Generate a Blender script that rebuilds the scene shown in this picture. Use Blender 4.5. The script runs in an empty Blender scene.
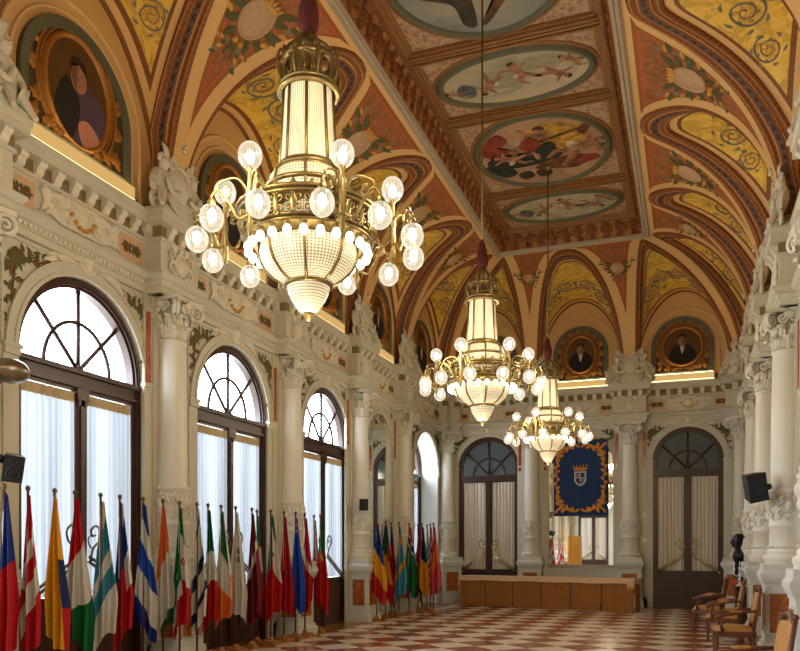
import bpy, math, random
from mathutils import Vector, Matrix
random.seed(7)
PI = math.pi
SC = bpy.context.scene
COL = SC.collection
V3 = Vector

# ------------------------------------------------------------------ helpers
def lin(r, g, b):
    f = lambda c: (c / 12.92) if c <= 0.04045 else ((c + 0.055) / 1.055) ** 2.4
    return (f(r / 255), f(g / 255), f(b / 255), 1.0)

class MB:
    """collects geometry, then links it as ONE mesh object"""
    def __init__(s):
        s.v, s.f, s.mi, s.sm, s.ua, s.ub = [], [], [], [], [], []
        s.M = Matrix.Identity(4)
    def add(s, vs, fs, m=0, sm=False, ua=None, ub=None):
        b = len(s.v)
        M = s.M
        s.v.extend([tuple(M @ V3(p)) for p in vs])
        s.ua.extend(ua if ua else [(0.0, 0.0)] * len(vs))
        s.ub.extend(ub if ub else [(0.0, 0.0)] * len(vs))
        for f in fs:
            s.f.append([b + i for i in f]); s.mi.append(m); s.sm.append(sm)
    def box(s, x0, y0, z0, x1, y1, z1, m=0):
        vs = [(x0,y0,z0),(x1,y0,z0),(x1,y1,z0),(x0,y1,z0),(x0,y0,z1),(x1,y0,z1),(x1,y1,z1),(x0,y1,z1)]
        s.add(vs, [(0,3,2,1),(4,5,6,7),(0,1,5,4),(1,2,6,5),(2,3,7,6),(3,0,4,7)], m)
    def fbox(s, F, a0, b0, c0, a1, b1, c1, m=0):
        P = [F(a, b, c) for (a, b, c) in [(a0,b0,c0),(a1,b0,c0),(a1,b1,c0),(a0,b1,c0),(a0,b0,c1),(a1,b0,c1),(a1,b1,c1),(a0,b1,c1)]]
        s.add(P, [(0,3,2,1),(4,5,6,7),(0,1,5,4),(1,2,6,5),(2,3,7,6),(3,0,4,7)], m)
    def grid(s, fn, nu, nv, m=0, sm=True, uv=None, ub=None, closeu=False):
        vs, ua, u2 = [], [], []
        for j in range(nv + 1):
            for i in range(nu + 1):
                a, b = i / nu, j / nv
                vs.append(fn(a, b))
                ua.append(uv(a, b) if uv else (a, b))
                u2.append(ub(a, b) if ub else (a, b))
        fs = [(j*(nu+1)+i, j*(nu+1)+i+1, (j+1)*(nu+1)+i+1, (j+1)*(nu+1)+i) for j in range(nv) for i in range(nu)]
        s.add(vs, fs, m, sm, ua, u2)
    def lathe(s, prof, n=24, c=(0,0,0), m=0, sm=True, a0=0.0, a1=2*PI, uvs=None):
        full = abs(a1 - a0 - 2*PI) < 1e-6
        cnt = n + 1
        vs, ua = [], []
        L = [0.0]
        for i in range(1, len(prof)):
            L.append(L[-1] + math.hypot(prof[i][0]-prof[i-1][0], prof[i][1]-prof[i-1][1]))
        for k, (r, z) in enumerate(prof):
            for i in range(cnt):
                a = a0 + (a1 - a0) * i / n
                vs.append((c[0] + r*math.cos(a), c[1] + r*math.sin(a), c[2] + z))
                ua.append((i / n, L[k]))
        fs = [(k*cnt+i, k*cnt+i+1, (k+1)*cnt+i+1, (k+1)*cnt+i) for k in range(len(prof)-1) for i in range(n)]
        s.add(vs, fs, m, sm, ua)
    def tube(s, pts, r, n=6, m=0, cap=True, sm=True):
        pts = [V3(p) for p in pts]
        k = len(pts)
        rr = r if isinstance(r, (list, tuple)) else [r] * k
        vs = []
        prev = None
        for i, p in enumerate(pts):
            t = (pts[min(i+1, k-1)] - pts[max(i-1, 0)])
            t = t.normalized() if t.length > 1e-9 else V3((0,0,1))
            if prev is None:
                up = V3((0,0,1)) if abs(t.z) < .9 else V3((1,0,0))
                e1 = t.cross(up).normalized()
            else:
                e1 = (prev - t * prev.dot(t))
                e1 = e1.normalized() if e1.length > 1e-6 else t.orthogonal().normalized()
            prev = e1
            e2 = t.cross(e1)
            for j in range(n):
                a = 2*PI*j/n
                vs.append(tuple(p + (e1*math.cos(a) + e2*math.sin(a)) * rr[i]))
        fs = [(i*n+j, i*n+(j+1)%n, (i+1)*n+(j+1)%n, (i+1)*n+j) for i in range(k-1) for j in range(n)]
        if cap:
            fs += [tuple(range(n-1,-1,-1)), tuple((k-1)*n+j for j in range(n))]
        s.add(vs, fs, m, sm)
    def ball(s, c, rx, ry=None, rz=None, nu=12, nv=8, m=0):
        ry = rx if ry is None else ry; rz = rx if rz is None else rz
        vs = [(c[0], c[1], c[2]-rz)]
        for j in range(1, nv):
            b = -PI/2 + PI*j/nv
            for i in range(nu):
                a = 2*PI*i/nu
                vs.append((c[0]+rx*math.cos(b)*math.cos(a), c[1]+ry*math.cos(b)*math.sin(a), c[2]+rz*math.sin(b)))
        vs.append((c[0], c[1], c[2]+rz))
        fs = [(0, 1+(i+1)%nu, 1+i) for i in range(nu)]
        for j in range(nv-2):
            fs += [(1+j*nu+i, 1+j*nu+(i+1)%nu, 1+(j+1)*nu+(i+1)%nu, 1+(j+1)*nu+i) for i in range(nu)]
        t = len(vs)-1
        fs += [(t, 1+(nv-2)*nu+i, 1+(nv-2)*nu+(i+1)%nu) for i in range(nu)]
        s.add(vs, fs, m, True)
    def prism(s, F, pts, c0, c1, m=0):
        n = len(pts)
        vs = [F(a, b, c0) for a, b in pts] + [F(a, b, c1) for a, b in pts]
        fs = [tuple(range(n-1,-1,-1)), tuple(range(n, 2*n))] + [(i, (i+1)%n, n+(i+1)%n, n+i) for i in range(n)]
        s.add(vs, fs, m)
    def sweep(s, path, prof, m=0, sm=False, closed=False):
        """prof = [(d, z)], d towards the right of the walking direction"""
        P = [V3((p[0], p[1])) for p in path]
        k = len(P)
        offs = []
        for i in range(k):
            ns = []
            for a, b in ((i-1, i), (i, i+1)):
                if closed: a %= k; b %= k
                if 0 <= a < k and 0 <= b < k and (P[b]-P[a]).length > 1e-9:
                    d = (P[b]-P[a]).normalized(); ns.append(V3((d.y, -d.x)))
            if len(ns) == 2:
                o = ns[0] + ns[1]
                o = o / max(o.dot(ns[0]), .2)
            else:
                o = ns[0]
            offs.append(o)
        q = len(prof)
        vs = [(P[i].x + offs[i].x*d, P[i].y + offs[i].y*d, z) for i in range(k) for d, z in prof]
        rng = range(k if closed else k-1)
        fs = [(i*q+j, i*q+j+1, ((i+1)%k)*q+j+1, ((i+1)%k)*q+j) for i in rng for j in range(q-1)]
        ua, run = [], 0.0
        for i in range(k):
            if i: run += (P[i]-P[i-1]).length
            ua += [(run, z) for d, z in prof]
        s.add(vs, fs, m, sm, ua)
    def mesh(s, name, mats):
        me = bpy.data.meshes.new(name)
        me.from_pydata(s.v, [], s.f)
        for m in mats: me.materials.append(m)
        me.polygons.foreach_set('material_index', s.mi)
        me.polygons.foreach_set('use_smooth', s.sm)
        idx = [0] * len(me.loops)
        me.loops.foreach_get('vertex_index', idx)
        if any(u != (0.0, 0.0) for u in s.ua):
            l = me.uv_layers.new(name='A'); l.data.foreach_set('uv', [c for i in idx for c in s.ua[i]])
        if any(u != (0.0, 0.0) for u in s.ub):
            l = me.uv_layers.new(name='B'); l.data.foreach_set('uv', [c for i in idx for c in s.ub[i]])
        me.update()
        return me
    def build(s, name, mats, parent=None, kind=None):
        if not isinstance(mats, (list, tuple)): mats = [mats]
        o = bpy.data.objects.new(name, s.mesh(name, mats))
        COL.objects.link(o)
        if parent is not None: o.parent = parent
        if kind: o['kind'] = kind
        return o

def tag(o, label, cat, group=None):
    o['label'] = label; o['category'] = cat
    if group: o['group'] = group
    return o
def thing(name, label, cat, loc=(0,0,0), rz=0.0, group=None):
    o = bpy.data.objects.new(name, None); COL.objects.link(o)
    o.empty_display_size = .2
    o.location = loc; o.rotation_euler = (0,0,rz)
    return tag(o, label, cat, group)
def struct(name, mb, mats, parent=None):
    return mb.build(name, mats, parent, None if parent else 'structure')
def copy_tree(o, parent=None):
    c = o.copy(); COL.objects.link(c); c.parent = parent
    for ch in list(o.children): copy_tree(ch, c)
    return c
def dup(o, loc, rz, label=None, group=None):
    c = copy_tree(o); c.location = loc; c.rotation_euler = (0,0,rz)
    if label: c['label'] = label
    if group: c['group'] = group
    return c
def frame(o, u, v, n):
    o, u, v, n = V3(o), V3(u), V3(v), V3(n)
    return lambda a, b, c=0.0: tuple(o + u*a + v*b + n*c)
IDF = frame((0,0,0),(1,0,0),(0,0,1),(0,-1,0))      # u=x, v=z, n=-y

# ornament pieces on a frame -------------------------------------------------
def leaf(mb, F, cx, cy, ang, L, Wd, m=0, lift=.03, c0=0.0, curl=0.0, n=6):
    vs = []
    for i in range(n+1):
        t = i/n
        hw = Wd*.5*math.sin(PI*min(1, t**.8*.97+.03))*(1.12 if i % 2 else .82)
        a = ang + curl*t
        x, y = cx + L*t*math.cos(ang + curl*t*.5), cy + L*t*math.sin(ang + curl*t*.5)
        px, py = -math.sin(a), math.cos(a)
        z = c0 + lift*math.sin(PI*t*.9+.1)
        vs += [F(x+px*hw, y+py*hw, c0 + lift*.15), F(x, y, z), F(x-px*hw, y-py*hw, c0 + lift*.15)]
    fs = []
    for i in range(n):
        a = i*3
        fs += [(a, a+1, a+4, a+3), (a+1, a+2, a+5, a+4)]
    mb.add(vs, fs, m, True)
def spiral(mb, F, cx, cy, r, turns, a0, dr, tr, m=0, c0=0.0, n=None, r1=.08, sides=5):
    n = n or int(14*turns)+4
    pts, rad = [], []
    for i in range(n+1):
        t = i/n
        rr = r*((1-t) + t*r1)
        a = a0 + dr*2*PI*turns*t
        pts.append(F(cx+rr*math.cos(a), cy+rr*math.sin(a), c0)); rad.append(tr*(1-.45*t))
    mb.tube(pts, rad, sides, m)
def curve(mb, F, pts, tr, m=0, c0=0.0, n=14, sides=5):
    """smooth tube through 2-D control points (Catmull-Rom)"""
    P = [pts[0]] + list(pts) + [pts[-1]]
    out = []
    per = max(2, n//(len(pts)-1))
    for i in range(1, len(P)-2):
        for k in range(per):
            t = k/per
            q = []
            for d in (0, 1):
                p0, p1, p2, p3 = (P[i-1][d], P[i][d], P[i+1][d], P[i+2][d])
                q.append(.5*((2*p1)+(-p0+p2)*t+(2*p0-5*p1+4*p2-p3)*t*t+(-p0+3*p1-3*p2+p3)*t**3))
            out.append(q)
    out.append(list(pts[-1]))
    mb.tube([F(a, b, c0) for a, b in out], tr, sides, m)
def disc(mb, F, cx, cy, rx, ry, c0, m=0, n=20, dome=0.0, rot=0.0):
    vs = [F(cx, cy, c0+dome)]
    for ring, (q, dz) in enumerate(((.6, dome*.75), (1, 0))):
        for i in range(n):
            a = 2*PI*i/n
            x, y = q*rx*math.cos(a), q*ry*math.sin(a)
            vs.append(F(cx + x*math.cos(rot)-y*math.sin(rot), cy + x*math.sin(rot)+y*math.cos(rot), c0+dz))
    fs = [(0, 1+i, 1+(i+1)%n) for i in range(n)] + [(1+i, 1+n+i, 1+n+(i+1)%n, 1+(i+1)%n) for i in range(n)]
    mb.add(vs, fs, m, True)
def ringo(mb, F, cx, cy, rx, ry, w, c0, h, m=0, n=32):
    """raised oval moulding, rounded"""
    vs = []
    q = 5
    for i in range(n):
        a = 2*PI*i/n
        for k in range(q):
            t = k/(q-1)
            d = w*(t-.5)
            vs.append(F(cx+(rx+d)*math.cos(a), cy+(ry+d)*math.sin(a), c0+h*math.sin(PI*t)))
    fs = [(i*q+k, ((i+1)%n)*q+k, ((i+1)%n)*q+k+1, i*q+k+1) for i in range(n) for k in range(q-1)]
    mb.add(vs, fs, m, True)
def capsule(mb, F, p, q, r0, r1, c0, m=0):
    (x0, y0), (x1, y1) = p, q
    a = math.atan2(y1-y0, x1-x0)
    pts = []
    for i in range(7):
        t = a + PI/2 + PI*i/6
        pts.append((x0+r0*math.cos(t), y0+r0*math.sin(t)))
    for i in range(7):
        t = a - PI/2 + PI*i/6
        pts.append((x1+r1*math.cos(t), y1+r1*math.sin(t)))
    mb.add([F(x, y, c0) for x, y in pts], [tuple(range(14))], m)

# ------------------------------------------------------------------ materials
class NT:
    def __init__(s, name):
        s.mat = bpy.data.materials.new(name); s.mat.use_nodes = True
        s.t = s.mat.node_tree; s.t.nodes.clear()
        s.out = s.n('ShaderNodeOutputMaterial')
    def n(s, ty, **k):
        x = s.t.nodes.new(ty)
        for a, b in k.items(): setattr(x, a, b)
        return x
    def put(s, sock, v):
        if isinstance(v, bpy.types.NodeSocket): s.t.links.new(v, sock)
        elif v is not None: sock.default_value = v
    def m(s, op, a, b=None, c=None):
        x = s.n('ShaderNodeMath', operation=op)
        for i, v in enumerate((a, b, c)):
            if v is not None: s.put(x.inputs[i], v)
        return x.outputs[0]
    def mix(s, f, a, b, blend='MIX'):
        x = s.n('ShaderNodeMix', data_type='RGBA', blend_type=blend)
        s.put(x.inputs[0], f); s.put(x.inputs[6], a); s.put(x.inputs[7], b)
        return x.outputs[2]
    def uv(s, name='A'):
        x = s.n('ShaderNodeUVMap', uv_map=name)
        y = s.n('ShaderNodeSeparateXYZ'); s.t.links.new(x.outputs[0], y.inputs[0])
        return x.outputs[0], y.outputs[0], y.outputs[1]
    def obj(s):
        return s.n('ShaderNodeTexCoord').outputs['Object']
    def gpos(s):
        return s.n('ShaderNodeNewGeometry').outputs['Position']
    def noise(s, vec, scale, detail=3, rough=.55, dist=0.0):
        x = s.n('ShaderNodeTexNoise'); s.put(x.inputs['Vector'], vec)
        x.inputs['Scale'].default_value = scale; x.inputs['Detail'].default_value = detail
        x.inputs['Roughness'].default_value = rough; x.inputs['Distortion'].default_value = dist
        return x.outputs[0]
    def voro(s, vec, scale, feature='F1'):
        x = s.n('ShaderNodeTexVoronoi', feature=feature); s.put(x.inputs['Vector'], vec)
        x.inputs['Scale'].default_value = scale
        return x.outputs['Distance'], x.outputs.get('Color')
    def ramp(s, f, stops, interp='LINEAR'):
        x = s.n('ShaderNodeValToRGB'); r = x.color_ramp; r.interpolation = interp
        while len(r.elements) < len(stops): r.elements.new(.5)
        for e, (p, c) in zip(r.elements, stops):
            e.position = p; e.color = c if len(c) == 4 else (*c, 1)
        s.put(x.inputs[0], f)
        return x.outputs[0]
    def bsdf(s, col, rough=.6, metal=0.0, spec=.4, bump=None, bstr=.3, bdist=.01, emis=None, estr=0.0, coat=0.0):
        x = s.n('ShaderNodeBsdfPrincipled')
        s.put(x.inputs['Base Color'], col); s.put(x.inputs['Roughness'], rough); s.put(x.inputs['Metallic'], metal)
        s.put(x.inputs['Specular IOR Level'], spec)
        if coat: x.inputs['Coat Weight'].default_value = coat; x.inputs['Coat Roughness'].default_value = .1
        if emis is not None: s.put(x.inputs['Emission Color'], emis); s.put(x.inputs['Emission Strength'], estr)
        if bump is not None:
            b = s.n('ShaderNodeBump'); b.inputs['Strength'].default_value = bstr; b.inputs['Distance'].default_value = bdist
            s.put(b.inputs['Height'], bump); s.t.links.new(b.outputs[0], x.inputs['Normal'])
        s.t.links.new(x.outputs[0], s.out.inputs[0])
        return x
    def done(s, shader=None):
        if shader is not None: s.t.links.new(shader, s.out.inputs[0])
        return s.mat

MATS = {}
def plain(name, c, rough=.6, metal=0.0, var=.12, scale=6.0, bump=0.0, spec=.4, bscale=None):
    if name in MATS: return MATS[name]
    t = NT(name)
    v = t.obj()
    nz = t.noise(v, scale, 4)
    dark = tuple(x*(1-var) for x in c[:3]) + (1,); lite = tuple(min(1, x*(1+var)) for x in c[:3]) + (1,)
    col = t.mix(nz, dark, lite)
    t.bsdf(col, rough, metal, spec, bump=t.noise(v, bscale or scale*6, 3) if bump else None, bstr=bump)
    MATS[name] = t.mat
    return t.mat
M = {}
M['stucco'] = plain('ivory_stucco', lin(200,194,175), .62, var=.06, scale=2.5, bump=.05)
M['relief'] = plain('stucco_relief', lin(218,209,188), .55, var=.12, scale=14, bump=.1)
M['statue'] = plain('statue_plaster', lin(205,198,178), .5, var=.12, scale=9)
M['greywall'] = plain('pale_grey_wall', lin(204,203,192), .6, var=.05, scale=2)
M['column'] = plain('column_stucco', lin(217,211,194), .38, var=.05, scale=4)
M['wood'] = plain('dark_wood', lin(62,36,26), .35, var=.35, scale=3, spec=.5)
M['woodmid'] = plain('walnut_wood', lin(96,52,26), .38, var=.3, scale=5, spec=.5)
M['beige'] = plain('ochre_plaster', lin(216,172,110), .65, var=.08, scale=3)
M['beigeline'] = plain('pale_ochre_line', lin(222,184,130), .6, var=.06)
M['brown'] = plain('brown_moulding', lin(128,78,32), .5, var=.25, scale=30)
M['gilt'] = plain('gilding', lin(204,150,60), .35, metal=.7, var=.25, scale=30)
M['giltflat'] = plain('gilt_paint', lin(206,150,58), .5, metal=.25, var=.25, scale=20)
M['bronze'] = plain('gilt_bronze', lin(132,112,68), .4, metal=.75, var=.45, scale=30)
M['olive'] = plain('olive_leaf_paint', lin(84,84,42), .6, var=.4, scale=20)
M['green'] = plain('green_leaf_paint', lin(76,92,52), .6, var=.3, scale=20)
M['umber'] = plain('umber_leaf_paint', lin(112,78,36), .55, metal=.2, var=.35, scale=24)
M['salmon'] = plain('salmon_panel', lin(208,168,132), .6, var=.1, scale=6)
M['greengrey'] = plain('grey_green_border', lin(92,90,70), .55, var=.35, scale=26)
M['scroll'] = plain('grey_scroll_paint', lin(128,122,104), .6, var=.25, scale=14)
M['silver'] = plain('silver', lin(200,200,200), .22, metal=1.0, var=.08)
M['iron'] = plain('grey_iron', lin(112,104,92), .4, metal=.7, var=.2)
M['brass'] = plain('polished_brass', lin(224,204,150), .25, metal=.9, var=.12)
M['black'] = plain('black_plastic', lin(24,25,28), .45, var=.1)
M['blackmesh'] = plain('black_grille', lin(34,35,38), .7, var=.3, scale=120)
M['darkbronze'] = plain('dark_bronze', lin(40,40,46), .35, metal=.6, var=.3, scale=8)
M['velvet'] = plain('crimson_velvet', lin(80,24,24), .8, var=.3, scale=30, bump=.2)
M['curtain_edge'] = plain('curtain_heading', lin(196,176,140), .8)
M['poleW'] = plain('flag_pole_wood', lin(92,48,34), .4, var=.2, scale=12)
M['steel'] = plain('flag_pole_metal', lin(150,128,92), .35, metal=.8)
M['tan'] = plain('tan_upholstery', lin(172,122,62), .7, var=.15, scale=18, bump=.15)
M['runner'] = plain('beige_table_top', lin(206,170,126), .6, var=.06, scale=8)
M['white'] = plain('white_enamel', lin(226,226,222), .4, var=.03)
M['redwax'] = plain('red_paint', lin(196,60,40), .5, var=.1)

def red_marble(name, a, b, c):
    t = NT(name); v = t.obj()
    n1 = t.noise(v, 9, 6, .65, 1.2); n2 = t.noise(v, 30, 4, .6)
    col = t.ramp(t.m('ADD', t.m('MULTIPLY', n1, .8), t.m('MULTIPLY', n2, .2)), [(.3, a), (.5, b), (.68, c)])
    t.bsdf(col, .22, spec=.5)
    return t.mat
M['marble'] = red_marble('red_marble', lin(104,44,22), lin(164,82,44), lin(196,116,70))
M['marbleo'] = red_marble('orange_marble', lin(120,58,22), lin(170,98,48), lin(196,128,76))

def skirt_mat():
    t = NT('brown_pleated_cloth'); v = t.obj()
    col = t.mix(t.noise(v, 14, 4), lin(132,82,30), lin(164,108,44))
    t.bsdf(col, .75, bump=t.noise(v, 60, 2), bstr=.1)
    return t.mat
M['skirt'] = skirt_mat()

def floor_mat():
    t = NT('checkered_marble_floor')
    p = t.n('ShaderNodeSeparateXYZ'); t.t.links.new(t.gpos(), p.inputs[0])
    x, y = p.outputs[0], p.outputs[1]
    s = 1/.86
    a = t.m('MULTIPLY', t.m('ADD', x, y), s); b = t.m('MULTIPLY', t.m('SUBTRACT', x, y), s)
    chk = t.m('FLOORED_MODULO', t.m('ADD', t.m('FLOOR', a), t.m('FLOOR', b)), 2.0)
    n1 = t.noise(t.gpos(), 5, 6, .65, .8); n2 = t.noise(t.gpos(), 1.6, 3)
    red = t.ramp(n1, [(.3, lin(110,52,34)), (.6, lin(150,80,54)), (.8, lin(176,108,78))])
    cre = t.ramp(n1, [(.3, lin(190,174,148)), (.6, lin(220,206,180)), (.8, lin(230,220,198))])
    col = t.mix(chk, red, cre)
    # joints
    fa = t.m('ABSOLUTE', t.m('SUBTRACT', t.m('FRACT', a), .5)); fb = t.m('ABSOLUTE', t.m('SUBTRACT', t.m('FRACT', b), .5))
    j = t.m('GREATER_THAN', t.m('MAXIMUM', fa, fb), .492)
    col = t.mix(t.m('MULTIPLY', j, .5), col, lin(96,76,58))
    # border along the walls: an orange-brown band
    dl = t.m('MINIMUM', x, t.m('SUBTRACT', 8.80, x)); dl = t.m('MINIMUM', dl, t.m('MULTIPLY', y, -1.0))
    bd = t.m('LESS_THAN', dl, .62)
    bc = t.ramp(n1, [(.3, lin(126,76,40)), (.7, lin(170,116,70))])
    col = t.mix(bd, col, bc)
    t.bsdf(col, t.m('ADD', .16, t.m('MULTIPLY', n2, .12)), spec=.5)
    return t.mat
M['floor'] = floor_mat()

def glass_mat(name, tint, gl=.07, rough=.02, tr=1.0):
    t = NT(name)
    a = t.n('ShaderNodeBsdfTransparent'); a.inputs[0].default_value = tint
    b = t.n('ShaderNodeBsdfGlossy'); b.inputs['Roughness'].default_value = rough
    mx = t.n('ShaderNodeMixShader'); mx.inputs[0].default_value = gl
    t.t.links.new(a.outputs[0], mx.inputs[1]); t.t.links.new(b.outputs[0], mx.inputs[2])
    return t.done(mx.outputs[0])
M['glass'] = glass_mat('window_glass', (.97,.98,1,1))
def dim_glass():
    t = NT('dim_blue_grey_glass')
    t.bsdf(t.mix(t.noise(t.obj(), .7, 2), lin(74,86,92), lin(100,112,116)), .1, spec=.6)
    return t.mat
M['dimglass'] = dim_glass()
def mirror_mat():
    t = NT('silvered_mirror')
    t.bsdf((.86,.88,.86,1), .015, metal=1.0)
    return t.mat
M['mirror'] = mirror_mat()
def curtain_mat(name, col, trans):
    t = NT(name)
    a = t.n('ShaderNodeBsdfDiffuse'); a.inputs[0].default_value = col
    b = t.n('ShaderNodeBsdfTranslucent'); b.inputs[0].default_value = col
    mx = t.n('ShaderNodeMixShader'); mx.inputs[0].default_value = trans
    t.t.links.new(a.outputs[0], mx.inputs[1]); t.t.links.new(b.outputs[0], mx.inputs[2])
    return t.done(mx.outputs[0])
M['sheer'] = curtain_mat('sheer_white_voile', lin(110,111,113), .62)
M['drape'] = curtain_mat('cream_lined_curtain', lin(230,218,202), .15)

# painted vault ----------------------------------------------------------
def vault_mat():
    """A = distance from the groin / along it; B = distance from the wall arch / along it"""
    t = NT('painted_lunette_vault')
    _, dg, ag = t.uv('A'); _, da, aa = t.uv('B')
    P = t.gpos()
    vd, _c = t.voro(P, 3.6, 'SMOOTH_F1'); ns = t.noise(P, 2.6, 5, .6, 2.2); n8 = t.noise(P, 18, 3)
    gold = t.ramp(ns, [(.28, lin(196,148,52)), (.5, lin(228,182,68)), (.7, lin(240,204,100))])
    vein = t.m('LESS_THAN', t.m('ABSOLUTE', t.m('SUBTRACT', ns, .46)), .018)
    gold = t.mix(t.m('MULTIPLY', vein, .4), gold, lin(132,118,84))
    gold = t.mix(t.m('MULTIPLY', t.m('GREATER_THAN', n8, .66), .25), gold, lin(146,118,60))
    beige = t.mix(n8, lin(212,166,104), lin(226,182,122))
    brown = t.mix(n8, lin(104,60,24), lin(140,86,38))
    band = t.m('LESS_THAN', dg, .64); mold = t.m('LESS_THAN', dg, .71)
    wband = t.m('LESS_THAN', da, .16); wmold = t.m('LESS_THAN', da, .24)
    c = t.mix(t.m('MAXIMUM', mold, wmold), gold, brown)
    c = t.mix(t.m('MAXIMUM', band, wband), c, beige)
    t.bsdf(c, .5, spec=.35, bump=t.m('MAXIMUM', mold, wmold), bstr=.4, bdist=.02)
    return t.mat
M['vault'] = vault_mat()
def spandrel_mat():
    """A = (distance from the left groin, from the right groin); B = (distance from the ceiling frame, from the springing)"""
    t = NT('painted_spandrel')
    _, dl, dr = t.uv('A'); _, dt, db = t.uv('B')
    P = t.gpos()
    n8 = t.noise(P, 16, 3); ns = t.noise(P, 7, 5, .65, 1.6)
    d = t.m('MINIMUM', t.m('MINIMUM', dl, dr), dt)
    beige = t.mix(n8, lin(214,168,106), lin(228,184,124))
    red = t.ramp(ns, [(.34, lin(132,84,46)), (.48, lin(164,90,50)), (.62, lin(172,110,66))])
    lf = t.m('GREATER_THAN', t.noise(P, 9, 4, .6, .6), .53)
    red = t.mix(t.m('MULTIPLY', lf, .55), red, lin(112,92,52))
    red = t.mix(t.m('LESS_THAN', d, .355), red, lin(184,90,50))
    brown = lin(150,92,40)
    c = t.mix(t.m('LESS_THAN', d, .31), red, brown)
    c = t.mix(t.m('LESS_THAN', d, .24), c, beige)
    t.bsdf(c, .6, spec=.3, bump=t.m('LESS_THAN', d, .24), bstr=.35, bdist=.02)
    return t.mat
M['spandrel'] = spandrel_mat()
def rib_mat():
    """A = (across 0..1, along in metres)"""
    t = NT('painted_rib_band')
    _, a, l = t.uv('A')
    P = t.gpos()
    n8 = t.noise(P, 30, 3)
    base = t.mix(n8, lin(112,62,28), lin(150,90,44))
    ca = t.m('ABSOLUTE', t.m('SUBTRACT', a, .5))
    w = t.m('SINE', t.m('MULTIPLY', l, 2*PI/.16))
    ce = t.m('LESS_THAN', ca, t.m('ADD', .085, t.m('MULTIPLY', w, .03)))
    cen = t.mix(t.m('GREATER_THAN', w, .1), lin(58,34,24), lin(88,72,70))
    line = t.m('LESS_THAN', t.m('ABSOLUTE', t.m('SUBTRACT', ca, .17)), .018)
    line2 = t.m('LESS_THAN', t.m('ABSOLUTE', t.m('SUBTRACT', ca, .37)), .014)
    leafs = t.m('GREATER_THAN', t.m('MULTIPLY', t.m('SINE', t.m('MULTIPLY', l, 2*PI/.09)), t.m('SINE', t.m('MULTIPLY', a, 2*PI*5))), .35)
    c = t.mix(t.m('MULTIPLY', leafs, .55), base, lin(84,42,20))
    c = t.mix(ce, c, cen)
    c = t.mix(t.m('MAXIMUM', line, line2), c, lin(196,140,70))
    t.bsdf(c, .5, spec=.35, bump=t.m('ADD', leafs, w), bstr=.35, bdist=.01)
    return t.mat
M['rib'] = rib_mat()
def frieze_mat():
    """brown-red acanthus band round the ceiling; A = (run, z)"""
    t = NT('acanthus_frieze_band')
    _, l, z = t.uv('A')
    P = t.gpos()
    w = t.m('SINE', t.m('MULTIPLY', l, 2*PI/.34))
    n = t.noise(P, 9, 5, .65, 1.2)
    k = t.m('ADD', n, t.m('MULTIPLY', w, .1))
    c = t.ramp(k, [(.36, lin(80,34,18)), (.5, lin(140,76,38)), (.62, lin(176,120,62))])
    t.bsdf(c, .5, spec=.4, bump=k, bstr=.6, bdist=.04)
    return t.mat
M['frieze'] = frieze_mat()
def coffer_mat():
    t = NT('carved_coffer_panel')
    P = t.gpos()
    vd, _ = t.voro(P, 11, 'F1'); n = t.noise(P, 14, 4, .6, 1.4)
    k = t.m('ADD', t.m('MULTIPLY', vd, .7), t.m('MULTIPLY', n, .5))
    c = t.ramp(k, [(.25, lin(120,88,62)), (.5, lin(160,124,92)), (.75, lin(184,150,118))])
    t.bsdf(c, .6, spec=.3, bump=k, bstr=.6, bdist=.03)
    return t.mat
M['coffer'] = coffer_mat()
def beam_mat():
    t = NT('gilt_brown_beam')
    P = t.gpos(); n = t.noise(P, 24, 4)
    c = t.mix(n, lin(114,74,38), lin(160,112,62))
    t.bsdf(c, .5, spec=.35, bump=n, bstr=.3)
    return t.mat
M['beam'] = beam_mat()
def emit(name, col, s):
    t = NT(name)
    e = t.n('ShaderNodeEmission'); e.inputs[0].default_value = col; e.inputs[1].default_value = s
    return t.done(e.outputs[0])
WARM = (1.0, .70, .36, 1)
M['bulb'] = emit('lit_bulb', (1.0, .84, .56, 1), 9.0)
M['smallbulb'] = emit('lit_candle_bulb', (1.0, .86, .6, 1), 6.0)
M['led'] = emit('lit_strip_lamp', (1.0, .80, .40, 1), 1.7)
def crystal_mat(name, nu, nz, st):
    """net of glass beads, glow of inner lamps put in as emission; A = (0..1 around, metres along)"""
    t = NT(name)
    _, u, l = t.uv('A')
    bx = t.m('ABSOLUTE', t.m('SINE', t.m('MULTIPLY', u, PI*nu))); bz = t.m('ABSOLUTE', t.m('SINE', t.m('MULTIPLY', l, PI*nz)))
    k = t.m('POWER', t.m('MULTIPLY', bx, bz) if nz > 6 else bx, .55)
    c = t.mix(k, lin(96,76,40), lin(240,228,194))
    t.bsdf(c, .25, spec=.7, bump=k, bstr=.5, bdist=.01, emis=t.mix(k, lin(110,78,30), lin(255,238,196)), estr=st)  # bead emission stands in for lamps inside the net
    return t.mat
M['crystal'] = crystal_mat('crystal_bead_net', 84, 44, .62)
M['crystal_long'] = crystal_mat('crystal_bead_strings', 72, 5, .40)
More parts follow.
